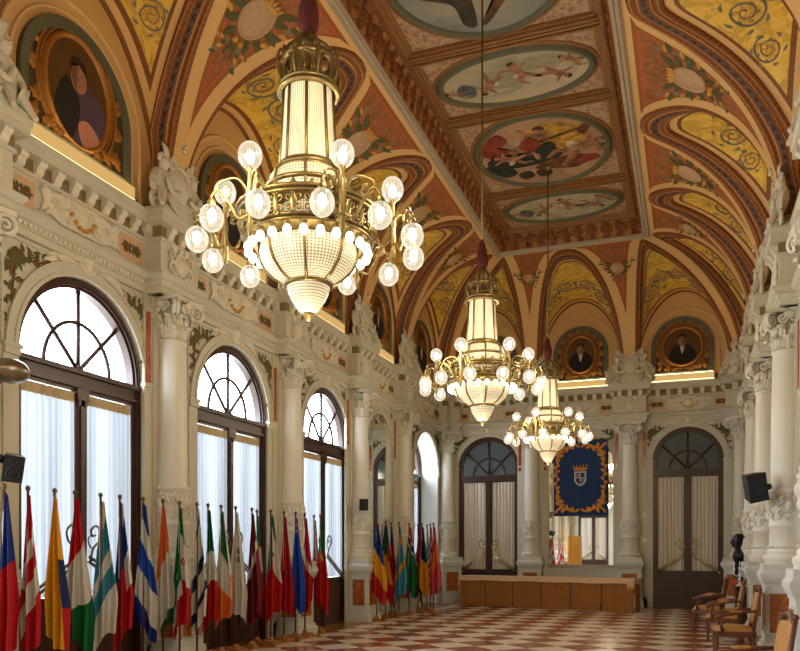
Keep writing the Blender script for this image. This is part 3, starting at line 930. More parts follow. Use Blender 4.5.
# ------------------------------------------------------------------ columns
def make_column(name, label):
    t = thing(name, label, 'column', group='engaged wall columns')
    c0 = .17
    p = MB()                                                         # local: x into the room, wall at x = 0
    p.box(.06, -.38, 0, .55, .38, .16); p.box(.06, -.35, .16, .52, .35, .22)
    p.box(.06, -.32, .22, .49, .32, 1.06)
    p.sweep([(.06,-.32),(.49,-.32),(.49,.32),(.06,.32)], [(-.01,1.05),(.012,1.06),(.014,1.08),(.02,1.10),(.032,1.12),(.046,1.145),(.055,1.17),(.056,1.185),(.068,1.19),(.07,1.255),(.058,1.275),(.04,1.295),(.03,1.32),(.03,1.395),(.02,1.40),(-.30,1.40)])
    for F in (frame((.49,0,0),(0,1,0),(0,0,1),(1,0,0)), frame((.29,-.32,0),(1,0,0),(0,0,1),(0,-1,0)), frame((.29,.32,0),(-1,0,0),(0,0,1),(0,1,0))):
        wd = .235 if F(0,0)[0] > .45 else .165
        for a0, b0, a1, b1 in ((-wd,.34,-wd+.02,.98),(wd-.02,.34,wd,.98),(-wd,.34,wd,.36),(-wd,.96,wd,.98)):
            p.fbox(F, a0, b0, 0, a1, b1, .015)
    p.build('pedestal', [M['greywall']], t)
    mp = MB()
    mp.box(.48, -.21, .37, .497, .21, .95); mp.box(.145, -.327, .37, .435, -.31, .95); mp.box(.145, .31, .37, .435, .327, .95)
    mp.build('marble_panel', [M['marbleo']], t)
    b = MB()
    c = (c0, 0, 0)
    b.lathe([(.31,1.40),(.31,1.44),(.325,1.46),(.33,1.49),(.325,1.52),(.29,1.54),(.275,1.56),(.285,1.58),(.275,1.61),(.255,1.63)], 32, c)
    for k in range(28):
        a = 2*PI*k/28
        b.ball((c0+.262*math.cos(a), .262*math.sin(a), 1.652), .02, .02, .02, 6, 4)
    b.build('base', [M['column']], t)
    d = MB()
    d.lathe([(.255,1.63),(.248,1.68),(.245,1.95),(.262,1.965),(.265,1.99),(.248,2.0),(.243,2.02),(.240,2.46),(.255,2.475),(.258,2.50),(.245,2.53)], 32, c)
    for k in range(4):                                               # relief swags and cartouches
        a0 = k*PI/2
        G = lambda a, bb, cc=0.0, a0=a0: (c0+(.243+cc)*math.cos(a0+a/.243), (.243+cc)*math.sin(a0+a/.243), 2.25+bb)
        disc(d, G, 0, .02, .06, .085, .018, 0, 14, .05)
        ringo(d, G, 0, .02, .07, .10, .03, .005, .02, 0, 16)
        for s in (-1, 1):
            spiral(d, G, s*.105, .10, .055, 1.4, 0, s, .021, 0, .016)
            spiral(d, G, s*.10, -.09, .055, 1.4, 0, -s, .021, 0, .016)
            leaf(d, G, s*.08, -.12, -PI/2+s*.9, .12, .06, 0, .035, .005)
            curve(d, G, [(s*.07, .17), (s*.13, .02), (s*.19, .17)], .026, 0, .014, 10)
        leaf(d, G, 0, .11, PI/2, .1, .09, 0, .035, .005); leaf(d, G, 0, -.08, -PI/2, .13, .09, 0, .035, .005)
    d.build('carved_drum', [M['column']], t)
    s_ = MB()
    s_.lathe([(.232,2.53),(.228,2.60),(.222,3.2),(.212,3.9),(.198,4.5),(.195,4.58),(.208,4.59),(.214,4.61),(.207,4.63),(.19,4.64)], 36, c)
    s_.build('shaft', [M['column']], t)
    k_ = MB()                                                        # leafy capital with volutes
    k_.lathe([(.172,4.62),(.168,4.85),(.18,5.04),(.24,5.15)], 24, c)
    def cap_leaf(a0, z0, h, wd, r0, curlr):
        vs = []
        NL = 10
        for j in range(NL+1):
            t_ = j/NL
            if t_ < .62:
                r, z = r0 + .03*(t_/.62)**2, z0 + h*t_/.62
            else:
                q = (t_-.62)/.38*PI*1.15
                r, z = r0 + .03 + curlr*(1-math.cos(q)), z0 + h + curlr*math.sin(q)
            hw_ = wd*.5*min(1, .55+t_*1.6)*(1 - .6*max(0, t_-.5)/.5)*(1.16 if j % 2 else .78)
            for k2, e in ((-1, -.012), (-.62, .016), (-.25, .008), (0, .024), (.25, .008), (.62, .016), (1, -.012)):
                a = a0 + k2*hw_/r0
                vs.append((c0 + (r+e)*math.cos(a), (r+e)*math.sin(a), z))
        k_.add(vs, [(j*7+i, j*7+i+1, j*7+i+8, j*7+i+7) for j in range(NL) for i in range(6)], 0, False)
    for k in range(8):
        cap_leaf(2*PI*k/8, 4.635, .15, .135, .188, .042)
        cap_leaf(2*PI*(k+.5)/8, 4.65, .29, .125, .185, .05)
    for k in range(4):
        a = PI/4 + k*PI/2
        G = frame((c0, 0, 0), (math.cos(a), math.sin(a), 0), (0,0,1), (-math.sin(a), math.cos(a), 0))
        for off in (-.025, .025):
            spiral(k_, G, .345, 5.05, .12, 1.9, PI*.75, -1, .032, 0, off, n=30)
        k_.tube([G(.20, 4.88, 0), G(.23, 5.06, 0), G(.29, 5.165, 0)], .04, 6)
        G2 = frame((c0, 0, 0), (math.cos(a+PI/4), math.sin(a+PI/4), 0), (0,0,1), (-math.sin(a+PI/4), math.cos(a+PI/4), 0))
        T2 = frame((c0+.245*math.cos(a+PI/4), .245*math.sin(a+PI/4), 5.07), (-math.sin(a+PI/4), math.cos(a+PI/4), 0), (0,0,1), (math.cos(a+PI/4), math.sin(a+PI/4), 0))
        for s in (-1, 1): spiral(k_, T2, s*.08, 0, .075, 1.6, 0, s, .024, 0, .03)
        leaf(k_, T2, 0, .0, PI/2, .13, .14, 0, .05, .04)
    # abacus with hollowed sides
    pts = []
    for k in range(4):
        a = PI/4 + k*PI/2
        for j in range(6):
            t_ = j/6
            A = V3((math.cos(a), math.sin(a)))*.455; B = V3((math.cos(a+PI/2), math.sin(a+PI/2)))*.455
            P = A.lerp(B, t_)
            P = P - P.normalized()*.055*math.sin(PI*t_)
            pts.append((P.x + c0, P.y))
    k_.prism(lambda a, b, cc: (a, b, cc), pts, 5.165, 5.22)
    k_.build('capital', [M['column']], t)
    return t
Lcol = ['pale column on the left wall beside the deep corner window', 'pale column on the left wall with the small black speaker at mid height',
        'pale column on the left wall between the second and third windows', 'pale column on the left wall between the first and second windows',
        'pale column at the left edge carrying the bronze spotlights', 'left wall column behind the viewpoint', 'left wall column near the back wall']
Rcol = ['pale column on the right wall next to the end wall', 'pale column on the right wall behind the dark bust',
        'pale column on the right wall carrying the tilted loudspeaker', 'pale column at the right edge beside the nearest armchair',
        'right wall column beside the viewpoint', 'right wall column behind the viewpoint', 'right wall column near the back wall']
proto = make_column('wall_column', Lcol[0]); proto.location = (0, COLY[0], 0)
for y, lb in zip(COLY[1:], Lcol[1:]): dup(proto, (0, y, 0), 0, lb)
for y, lb in zip(COLY, Rcol): dup(proto, (W, y, 0), PI, lb)
dup(proto, (COLX[0], 0, 0), -PI/2, 'pale column on the end wall left of the hanging banner')
dup(proto, (COLX[1], 0, 0), -PI/2, 'pale column on the end wall right of the hanging banner')
dup(proto, (.10, -.10, 0), -PI/4, 'pale corner column where the left wall meets the end wall')
dup(proto, (W-.10, -.10, 0), -3*PI/4, 'pale corner column where the right wall meets the end wall')
# ------------------------------------------------------------------ vault
HC = ZC - ZS
PM = math.radians(86)
V0 = .22
GE = .64
class Side:
    def __init__(s, F, a, ao, length, cuts, c0=True, c1=True):
        s.F, s.a, s.ao, s.len, s.cuts = F, a, ao, length, cuts
        s.bays = []
        n = len(cuts)-1
        for i in range(n):
            u0, u1 = cuts[i], cuts[i+1]
            f0 = u0 + (.45 if i == 0 else .13); f1 = u1 - (.45 if i == n-1 else .13)
            mit = V0 + (ao-V0)*(1-math.cos(PM))
            apex = (u0+u1)/2
            if i == 0: apex = max(apex, mit + .24)
            if i == n-1: apex = min(apex, length - mit - .24)
            s.bays.append(dict(u0=u0, u1=u1, f0=f0, f1=f1, apex=apex, first=i == 0, last=i == n-1))
    def cove(s, u, p):
        return s.F(u, ZS + HC*math.sin(p), V0 + (s.a-V0)*(1-math.cos(p)))
    def mit(s, p): return V0 + (s.ao-V0)*(1-math.cos(p))
    def groin(s, b, th, left):
        """groin point: th 0 (foot) .. 90 (crown) -> (u, phi)"""
        p = math.asin(min(1, math.sin(PM)*math.sin(th)))
        if left:
            if b['first']: u = s.mit(p) + .07 + .17*math.sin(th)
            else: u = b['apex'] + (b['f0']-b['apex'])*max(0.0, math.cos(th))**GE
            if not b['first'] : pass
        else:
            if b['last']: u = s.len - s.mit(p) - .07 - .17*math.sin(th)
            else: u = b['apex'] + (b['f1']-b['apex'])*max(0.0, math.cos(th))**GE
        return u, p
    def gu(s, b, p, left):
        th = math.asin(min(1, math.sin(p)/math.sin(PM)))
        u, _ = s.groin(b, th, left)
        if b['first'] and left and th > 0: pass
        return u
    def apexu(s, b):
        if b['first']: return s.mit(PM) + .24
        if b['last']: return s.len - s.mit(PM) - .24
        return b['apex']
    def wall_arch(s, b, th, left):
        uc, w = (b['f0']+b['f1'])/2, (b['f1']-b['f0'])/2
        u = uc + (-1 if left else 1)*w*math.cos(th)
        return s.F(u, ZS + 2.56*math.sin(th), .0)
    def vpt(s, b, th, left, q):
        """q 0 on the wall, 1 on the groin"""
        A = V3(s.wall_arch(b, th, left)); u, p = s.groin(b, th, left)
        G = V3(s.cove(u, p))
        return A.lerp(G, q)
SL = Side(FL, AS, AE, L, [-y for y in BAYY])
SR = Side(FR, AS, AE, L, [-y for y in BAYY])
SE = Side(FE, AE, AS, W, [0, 2.83, 5.65, W])
SB = Side(FB, AE, AS, W, [0, 2.83, 5.65, W])
for s_ in (SL, SR, SE, SB):
    for b in s_.bays: b['apex'] = s_.apexu(b) if (b['first'] or b['last']) else b['apex']

def vault_side(s, nm):
    vt, sp, rb, lw = MB(), MB(), MB(), MB()
    for b in s.bays:
        for left in (True, False):
            NT_, NQ = 36, 14
            rows, la, lg = [], 0.0, 0.0
            vs, ua, ub = [], [], []
            pa = pg = None
            for i in range(NT_+1):
                th = PI/2*i/NT_
                A, G = s.vpt(b, th, left, 0), s.vpt(b, th, left, 1)
                if pa is not None: la += (A-pa).length; lg += (G-pg).length
                pa, pg = A, G
                ln = (G-A).length
                for j in range(NQ+1):
                    q = j/NQ
                    vs.append(tuple(A.lerp(G, q)))
                    ua.append((ln*(1-q), lg)); ub.append((ln*q, la))
            k = NQ+1
            vt.add(vs, [(i*k+j, i*k+j+1, (i+1)*k+j+1, (i+1)*k+j) for i in range(NT_) for j in range(NQ)], 0, True, ua, ub)
            # rib band along the groin, with a small return
            vs, ua = [], []
            run, pg = 0.0, None
            cols_ = ((0.0, -.01), (.012, .045), (.06, .065), (.13, .045), (.20, .07), (.31, .07), (.38, .045), (.45, .065), (.50, .045), (.515, -.01))
            for i in range(NT_+1):
                th = PI/2*i/NT_
                A, G = s.vpt(b, th, left, 0), s.vpt(b, th, left, 1)
                d = (A-G); ln = d.length
                d = d/ln if ln > 1e-6 else V3((0,0,0))
                A2, G2 = s.vpt(b, max(0, th-.02), left, 0), s.vpt(b, min(PI/2, th+.02), left, 1)
                G1 = s.vpt(b, max(0, th-.02), left, 1)
                tg = (G2-G1).normalized()
                nn = tg.cross(d)
                nn = nn.normalized() if nn.length > 1e-6 else V3((0,0,-1))
                ctr = V3(s.F((b['f0']+b['f1'])/2, ZS, 1.0))
                if nn.dot(ctr-G) < 0: nn = -nn
                if pg is not None: run += (G-pg).length
                pg = G
                f = min(1.0, ln/.52)
                for w_, h_ in cols_:
                    vs.append(tuple(G + d*w_*max(f, .72) + nn*h_)); ua.append((w_/.515, run))
            k = len(cols_)
            rb.add(vs, [(i*k+j, i*k+j+1, (i+1)*k+j+1, (i+1)*k+j) for i in range(NT_) for j in range(k-1)], 0, False, ua)
        # the wall inside the arch
        NT_ = 40
        uc = (b['f0']+b['f1'])/2
        pts = [s.wall_arch(b, PI/2*i/20, True) for i in range(21)] + [s.wall_arch(b, PI/2*(20-i)/20, False) for i in range(1, 21)]
        pts = [s.F(b['f0'], 6.3, 0)] + pts + [s.F(b['f1'], 6.3, 0)]
        lw.add(pts + [s.F(uc, 6.5, 0)], [(i, i+1, len(pts)) for i in range(len(pts)-1)] + [(len(pts)-1, 0, len(pts))])
        # mouldings on that wall
        for (qq, hh, mt) in ((.99, .05, 1), (.80, .03, 2)):
            w = (b['f1']-b['f0'])/2
            if qq < .9:
                hw_, zt_ = PHW(b) + .26, PZ(b)
                ring = [(uc - hw_, 6.34)] + [(uc - hw_*math.cos(PI*i/28), zt_ + hw_*math.sin(PI*i/28)) for i in range(29)] + [(uc + hw_, 6.34)]
                lw.tube([s.F(a, z, .01) for a, z in ring], .028, 6, mt)
                hw_ -= .16
                ring = [(uc - hw_, 6.34)] + [(uc - hw_*math.cos(PI*i/28), zt_ + hw_*math.sin(PI*i/28)) for i in range(29)] + [(uc + hw_, 6.34)]
                lw.tube([s.F(a, z, .01) for a, z in ring], .02, 6, 2)
            else:
                lw.tube([V3(p) + (V3(s.F(0,0,1))-V3(s.F(0,0,0)))*.02 for p in pts[1:-1]], .035, 6, mt)
    # spandrels on the cove
    nb = len(s.bays)
    for i in range(nb+1):
        NP, NQ = 30, 10
        vs, ua, ub = [], [], []
        for j in range(NP+1):
            p = PM*j/NP if j < NP else PM
            uL = s.mit(p) if i == 0 else s.gu(s.bays[i-1], p, False)
            uR = s.len - s.mit(p) if i == nb else s.gu(s.bays[i], p, True)
            for k in range(NQ+1):
                u = uL + (uR-uL)*k/NQ
                vs.append(s.cove(u, p))
                dt = (PI/2-p)*s.a*.98
                dl = u-uL if i > 0 else 9; dr = uR-u if i < nb else 9
                if i == 0: dl = max(0, u-uL)*.5
                if i == nb: dr = max(0, uR-u)*.5
                ua.append((dl, dr)); ub.append((dt+.02, p))
        k = NQ+1
        sp.add(vs, [(j*k+q, j*k+q+1, (j+1)*k+q+1, (j+1)*k+q) for j in range(NP) for q in range(NQ)], 0, True, ua, ub)
    # flat band between the crowns and the ceiling frame
    vs, ua, ub = [], [], []
    for j in range(5):
        p = PM + (PI/2-PM)*j/4
        for k in range(41):
            u = s.mit(p) + (s.len-2*s.mit(p))*k/40
            vs.append(s.cove(u, p)); ua.append((0, 0)); ub.append((0, 0.001))
    sp.add(vs, [(j*41+q, j*41+q+1, (j+1)*41+q+1, (j+1)*41+q) for j in range(4) for q in range(40)], 0, True, ua, ub)
    out = vt, sp, rb, lw
    for m_, nme, mats in ((vt, 0, [M['vault']]), (sp, 1, [M['spandrel']]), (rb, 2, [M['rib']]), (lw, 3, [M['beige'], M['brown'], M['beigeline']])):
        struct('trim_%d' % (nm + nme), m_, mats)
def PZ(b):
    return 8.16 - PHW(b)
def PHW(b):
    return min(.95, (b['u1']-b['u0'])*.275)
for s, nm in ((SL, 20), (SR, 24), (SE, 28), (SB, 32)): vault_side(s, nm)

# painted scrolls on the gold panels, medallions in the spandrels
def side_ornament(s, idx, nm):
    mb, me = MB(), MB()
    for b in [s.bays[i] for i in idx]:
        for left in (True, False):
            def P(th, q): return s.vpt(b, th, left, q)
            def patch(th0, q0, flip=1):
                e = 1e-3
                p0 = P(th0, q0)
                dt = (P(th0+e, q0)-p0)/e; dq = (P(th0, q0+e)-p0)/e
                e1 = dt.normalized(); nn = e1.cross(dq).normalized(); e2 = nn.cross(e1)
                ctr = V3(s.F((b['f0']+b['f1'])/2, 7.2, 1.2))
                if nn.dot(ctr-p0) < 0: nn = -nn
                def G(a, c, h=0.0):
                    # displacement a*e1 + c*e2 in the tangent plane -> parameters
                    k = c/dq.dot(e2); m = (a - k*dq.dot(e1))/dt.length
                    return tuple(P(min(PI/2, max(0, th0+m)), min(.97, max(.04, q0+k))) + nn*h)
                return G
            def field(deg):
                th = math.radians(deg)
                ln = (P(th, 1)-P(th, 0)).length
                q0, q1 = .27/ln, 1-.74/ln
                return th, (q0+q1)/2, (q1-q0)/2*ln
            for deg, rmax, dr in ((80, .30, -1), (62, .34, 1), (47, .26, -1), (37, .16, 1)):
                th, qm, hw_ = field(deg)
                if hw_ < .06: continue
                r = min(rmax, hw_*.8)
                G = patch(th, qm)
                spiral(mb, G, 0, 0, r, 2.2, 0, dr, .07*r, 0, .006, n=38)
                for k in range(6):
                    a = k*PI/3
                    leaf(mb, G, .2*r*math.cos(a), .2*r*math.sin(a), a, .34*r, .2*r, 1, .012, .008)
                    leaf(mb, G, r*math.cos(a), r*math.sin(a), a+1.0*dr, .5*r, .2*r, 0, .012, .008, curl=.8*dr)
                    leaf(mb, G, .62*r*math.cos(a+.4), .62*r*math.sin(a+.4), a+1.3*dr, .3*r, .13*r, 0, .010, .008, curl=.8*dr)
    nb = len(s.bays)
    for i in range(1, nb):
        if i not in idx and i-1 not in idx: continue
        def S(p, f):
            uL, uR = s.gu(s.bays[i-1], p, False), s.gu(s.bays[i], p, True)
            return V3(s.cove(uL+(uR-uL)*f, p))
        p0 = math.radians(65 if s.a < 3 else 66)
        um = (s.gu(s.bays[i-1], p0, False) + s.gu(s.bays[i], p0, True))/2
        wdt = s.gu(s.bays[i], p0, True) - s.gu(s.bays[i-1], p0, False)
        k = min(1.1, max(.4, wdt/1.5))
        rad = math.hypot(HC*math.cos(p0), s.a*math.sin(p0))
        O = V3(s.cove(um, p0)); e1 = (V3(s.cove(um+1, p0))-O).normalized()
        e2 = (V3(s.cove(um, p0+.01))-O).normalized(); nn = e1.cross(e2)
        if nn.dot(V3((W/2, -L/2, 6))-O) < 0: nn = -nn
        def G(a, c, h=0.0): return tuple(V3(s.cove(um + a*k, p0 + c*k/rad)) + nn*h)
        disc(me, G, 0, -.02, .24, .27, .02, 0, 18, .07)
        ringo(me, G, 0, -.02, .25, .28, .045, .015, .03, 0, 22)
        for a in (-.14, -.07, 0, .07, .14): leaf(me, G, a*.9, .22, PI/2 - a*3, .13, .06, 1, .03, .03)
        me.fbox(lambda a, b, c: G(a, b, c), -.13, .2, .02, .13, .235, .05, 1)
        for sgn in (-1, 1):
            for (aa, bb, an, ln, wd) in ((.2, .12, PI*.12, .28, .13), (.22, -.02, -PI*.05, .34, .14), (.18, -.16, -PI*.2, .26, .12), (.12, -.28, -PI*.32, .24, .1), (.2, .24, PI*.2, .34, .12), (.5, .26, PI*.1, .28, .1)):
                an2 = an if sgn > 0 else PI-an
                leaf(me, G, sgn*aa, bb, an2, ln, wd, 2, .02, .01)
            for q in range(9):
                tq = q/8
                xx, yy = sgn*(.30 + .42*tq)*(1-.25*tq), -.30 + .72*tq
                leaf(me, G, xx, yy, (PI*.5 - sgn*(.9 + .3*math.sin(q*2.1))), .17, .085, (2, 1, 3)[q % 3], .015, .006)
                leaf(me, G, sgn*(.10+.02*q), -.42 - .07*q*(1 if q < 5 else .2), -PI/2 + sgn*(.5+.2*q), .12, .06, (3, 2, 1)[q % 3], .015, .006)
            me.ball(G(sgn*.06, -.4, .03), .05*k, .05*k, .04*k, 8, 5, 1)
            leaf(me, G, 0, -.36, -PI/2 + sgn*.25, .3, .08, 2, .02, .01)
    struct('trim_%d' % nm, mb, [M['scroll'], M['giltflat']])
    struct('trim_%d' % (nm+1), me, [plain('medallion_plaster', lin(188,154,116), .55, var=.25, scale=12, bump=.2), M['giltflat'], M['olive'], M['scroll']])
side_ornament(SL, range(0, 6), 40); side_ornament(SR, range(0, 6), 42); side_ornament(SE, range(0, 3), 44)

# ------------------------------------------------------------------ flat ceiling with coffers
x0, x1, y0, y1 = AS, W-AS, -AE, -L+AE
cp = [(x0, y1), (x0, y0), (x1, y0), (x1, y1)]
mo = MB()
mo.sweep(cp, [(-.11,ZC+.02),(-.11,ZC-.02),(-.09,ZC-.03),(-.075,ZC-.055),(-.05,ZC-.06),(-.04,ZC-.04),(-.015,ZC-.04),(.0,ZC-.07),(.03,ZC-.07),(.045,ZC-.03),(.06,ZC-.02),(.06,ZC+.06)], 0, closed=True)
struct('trim_50', mo, plain('pale_grey_moulding', lin(176,160,136), .6))
fb = MB()
ZF = 9.80
fb.sweep(cp, [(.05,ZC-.01),(.07,ZC+.06),(.09,ZC+.16),(.12,ZC+.30),(.17,ZC+.40),(.22,ZF-.03)], 0, sm=True, closed=True)
struct('trim_51', fb, M['frieze'])
ac = MB()
for k in range(4):
    a, b = V3(cp[k]), V3(cp[(k+1) % 4])
    d = (b-a); ln = d.length; d.normalize(); nrm = V3((d.y, -d.x))
    F = frame((a.x+nrm.x*.085, a.y+nrm.y*.085, ZC+.16), (d.x, d.y, 0), (nrm.x*.22, nrm.y*.22, 1), (nrm.x, nrm.y, -.2))
    n = int((ln-.4)/.36)
    for q in range(n+1):
        u = .2 + (ln-.4)*q/n
        if a.y < -18 and b.y < -18: continue
        leaf(ac, F, u, -.02, PI/2, .27, .12, 0, .04, .0)
        for s in (-1, 1):
            spiral(ac, F, u+s*.10, .15, .065, 1.4, PI/2, s, .018, 0, .01, n=16, sides=4)
            leaf(ac, F, u+s*.05, .0, PI/2-s*.9, .15, .07, 0, .03, .0)
struct('trim_55', ac, M['brown'])
im = MB()
im.sweep(cp, [(.19,ZF-.06),(.21,ZF-.09),(.26,ZF-.09),(.28,ZF-.05),(.33,ZF-.05),(.35,ZF-.02),(.40,ZF-.02),(.42,ZF+.02)], 0, closed=True)
run = 0
for k in range(4):
    a, b = V3(cp[k]), V3(cp[(k+1) % 4])
    d = (b-a); ln = d.length; d.normalize(); nrm = V3((d.y, -d.x))
    F = frame((a.x+nrm.x*.235, a.y+nrm.y*.235, ZF-.10), (d.x, d.y, 0), (nrm.x, nrm.y, 0), (0,0,-1))
    n = int((ln-.5)/.09)
    for q in range(n):
        if k in (1, 3) or q > n*.2 or True:
            im.fbox(F, .25+q*.09, -.018, -.015, .25+q*.09+.055, .018, .014)
struct('trim_52', im, M['beam'])
cl = MB()
cl.box(x0, y1, ZF, x1, y0, ZF+.1)
struct('ceiling', cl, M['coffer'])
# cross beams and oval paintings: alternating narrow and deep panels
bm = MB()
edges = [-3.62, -5.70, -9.05, -11.15, -14.55, -16.65, -20.05, -22.15, -24.4]
for y in edges[1:-1]:
    for a, b, c in ((-.17, .17, .05), (-.12, -.07, .09), (-.02, .03, .08), (.07, .12, .09)):
        bm.box(x0+.3, y+a, ZF-c, x1-.3, y+b, ZF+.02)
struct('trim_53', bm, M['beam'])
roof = MB()
roof.box(-.8, -L-.6, 10.2, W+.5, .6, 10.4)
for a in ((-.46,-L-.6,6.4,-.36,.6,10.2), (W+.4,-L-.6,6.5,W+.5,.6,10.2), (-.8,.5,6.5,W+.5,.6,10.2), (-.8,-L-.6,6.5,W+.5,-L-.5,10.2),
          (-.36,-L-.6,6.4,0,.6,6.5), (W,-L-.6,6.4,W+.5,.6,6.5), (-.36,0,6.4,W+.5,.6,6.5), (-.36,-L-.6,6.4,W+.5,-L,6.5)):
    roof.box(*a)
struct('trim_54', roof, M['beige'])

def oval_painting(yc, ry, rx, kind, label):
    xc = W/2
    F = frame((xc, yc, ZF), (1,0,0), (0,-1,0), (0,0,-1))
    cv = MB()
    n = 48
    cv.add([F(0,0,.03)] + [F(rx*math.cos(2*PI*i/n), ry*math.sin(2*PI*i/n), .03) for i in range(n)], [(0, 1+i, 1+(i+1)%n) for i in range(n)])
    o = cv.build('ceiling_painting', [kind[0]]); tag(o, label, 'painting')
    fr = MB()
    ringo(fr, F, 0, 0, rx+.05, ry+.05, .16, .0, .09, 0, 56)
    ringo(fr, F, 0, 0, rx+.16, ry+.16, .07, .0, .045, 1, 56)
    fr.build('oval_frame', [M['greengrey'], M['beam']], o)
    fg = MB()
    kind[1](fg, F, rx, ry)
    fg.build('painted_figures', FIGM, o)
    return o
def sky_paint(name, stops, scale=1.1):
    t = NT(name)
    n = t.noise(t.gpos(), scale, 5, .6, 1.0)
    t.bsdf(t.ramp(n, stops), .55, spec=.3)
    return t.mat
def flat2(name, r, g, b):
    t = NT(name); n = t.noise(t.obj(), 5, 5, .7, .6)
    t.bsdf(t.ramp(n, [(.3, lin(r*.45, g*.42, b*.4)), (.5, lin(r*.85, g*.82, b*.8)), (.68, lin(min(255,r*1.12), min(255,g*1.1), min(255,b*1.08)))]), .6, spec=.3)
    return t.mat
FIGM = [flat2('paint_flesh', 176,126,96), flat2('paint_shadow', 66,54,40), flat2('paint_red', 150,62,44), flat2('paint_green', 46,50,42),
        flat2('paint_gold', 206,160,62), flat2('paint_brown', 110,72,44), flat2('paint_blue', 92,108,124), flat2('paint_pale', 206,190,160), flat2('paint_bush', 70,92,60)]
def putto(mb, F, x, y, sc, rot, c0=.034):
    ca, sa = math.cos(rot), math.sin(rot)
    T = lambda a, b, c=0.0: F(x + sc*(a*ca-b*sa), y + sc*(a*sa+b*ca), c)
    capsule(mb, T, (0,0), (.02,.30), .11, .13, c0, 0)
    capsule(mb, T, (0,0), (-.16,-.26), .10, .06, c0+.001, 0); capsule(mb, T, (-.16,-.26), (-.05,-.46), .06, .04, c0+.002, 0)
    capsule(mb, T, (.04,0), (.24,-.2), .10, .06, c0+.003, 0); capsule(mb, T, (.24,-.2), (.36,-.40), .06, .04, c0+.004, 0)
    capsule(mb, T, (-.06,.32), (-.30,.46), .055, .035, c0+.005, 0); capsule(mb, T, (.10,.32), (.34,.38), .055, .035, c0+.006, 0)
    mb.add([T(.03+.1*math.cos(2*PI*i/12), .52+.115*math.sin(2*PI*i/12), c0+.007) for i in range(12)], [tuple(range(12))], 0)
    mb.add([T(.03+.11*math.cos(PI*i/9+.3), .545+.11*math.sin(PI*i/9+.3), c0+.008) for i in range(10)], [tuple(range(10))], 1)
    mb.add([T(-.12+.2*math.cos(2*PI*i/10), .05+.09*math.sin(2*PI*i/10), c0-.001) for i in range(10)], [tuple(range(10))], 7)
def blob(mb, F, pts, c, m):
    """smooth closed shape through points"""
    out = []
    k = len(pts)
    for i in range(k):
        p0, p1, p2, p3 = pts[i-1], pts[i], pts[(i+1)%k], pts[(i+2)%k]
        for q in range(5):
            t = q/5
            out.append([.5*((2*p1[d])+(-p0[d]+p2[d])*t+(2*p0[d]-5*p1[d]+4*p2[d]-p3[d])*t*t+(-p0[d]+3*p1[d]-3*p2[d]+p3[d])*t**3) for d in (0,1)])
    cx, cy = sum(p[0] for p in out)/len(out), sum(p[1] for p in out)/len(out)
    mb.add([F(cx, cy, c)] + [F(a, b, c) for a, b in out], [(0, 1+i, 1+(i+1)%len(out)) for i in range(len(out))], m)
def figs_putti(mb, F, rx, ry):
    for x, y, s, r in ((-.35,.02,.62,2.6),(.12,.08,.66,.4),(.55,-.02,.62,-2.2),(.92,.22,.5,.9),(-.88,-.25,.42,1.2)):
        putto(mb, F, x*rx*.9/1.0, y*ry, s, r)
    blob(mb, F, [(-1.05*rx*.8,-.1),(-.9*rx*.8,.1),(-.7*rx*.8,-.05),(-.75*rx*.8,-.3),(-.95*rx*.8,-.3)], .033, 6)
def figs_boat(mb, F, rx, ry):
    S = lambda l: [(a*rx, b*ry) for a, b in l]
    blob(mb, F, S([(-.35,.25),(.0,.75),(.5,.72),(.8,.3),(.45,.0),(.0,.02)]), .0322, 4)
    blob(mb, F, S([(-.95,.35),(-.6,.72),(-.45,.5),(-.62,.3),(-.4,.2),(-.85,.1)]), .033, 2)
    blob(mb, F, S([(-.92,-.05),(-.6,.12),(-.2,.08),(.2,.1),(.35,-.08),(.1,-.28),(-.4,-.35),(-.8,-.3)]), .0335, 3)
    blob(mb, F, S([(-.98,-.2),(-.7,-.15),(-.5,-.5),(-.75,-.6)]), .034, 3)
    blob(mb, F, S([(.1,-.25),(.5,-.2),(.75,-.35),(.5,-.6),(.1,-.55),(-.2,-.45)]), .034, 5)
    blob(mb, F, S([(.45,-.3),(.8,-.28),(.85,-.45),(.5,-.5)]), .0345, 2)
    blob(mb, F, S([(.82,.1),(.95,.15),(.98,-.1),(.85,-.2)]), .034, 8)
    putto(mb, F, -.2*rx, .28*ry, 1.15, -.5); putto(mb, F, .5*rx, -.05*ry, 1.2, -1.2, .042); putto(mb, F, -.45*rx, -.05*ry, .8, 1.2, .05)
    blob(mb, F, S([(-.32,.3),(-.12,.5),(.02,.25),(-.15,.1)]), .06, 2)
    blob(mb, F, S([(-.1,.12),(.15,.3),(.25,.15),(.05,-.05)]), .061, 3)
    capsule(mb, F, (-.05*rx,.32*ry), (.75*rx,.55*ry), .03, .03, .055, 5)
    blob(mb, F, S([(.62,.5),(.8,.66),(.86,.6),(.72,.36)]), .056, 5)
    for x in (.0,.3): blob(mb, F, S([(-.5+x,-.55),(-.3+x,-.5),(-.25+x,-.7),(-.45+x,-.75)]), .035, 1+int(x*10) % 3)
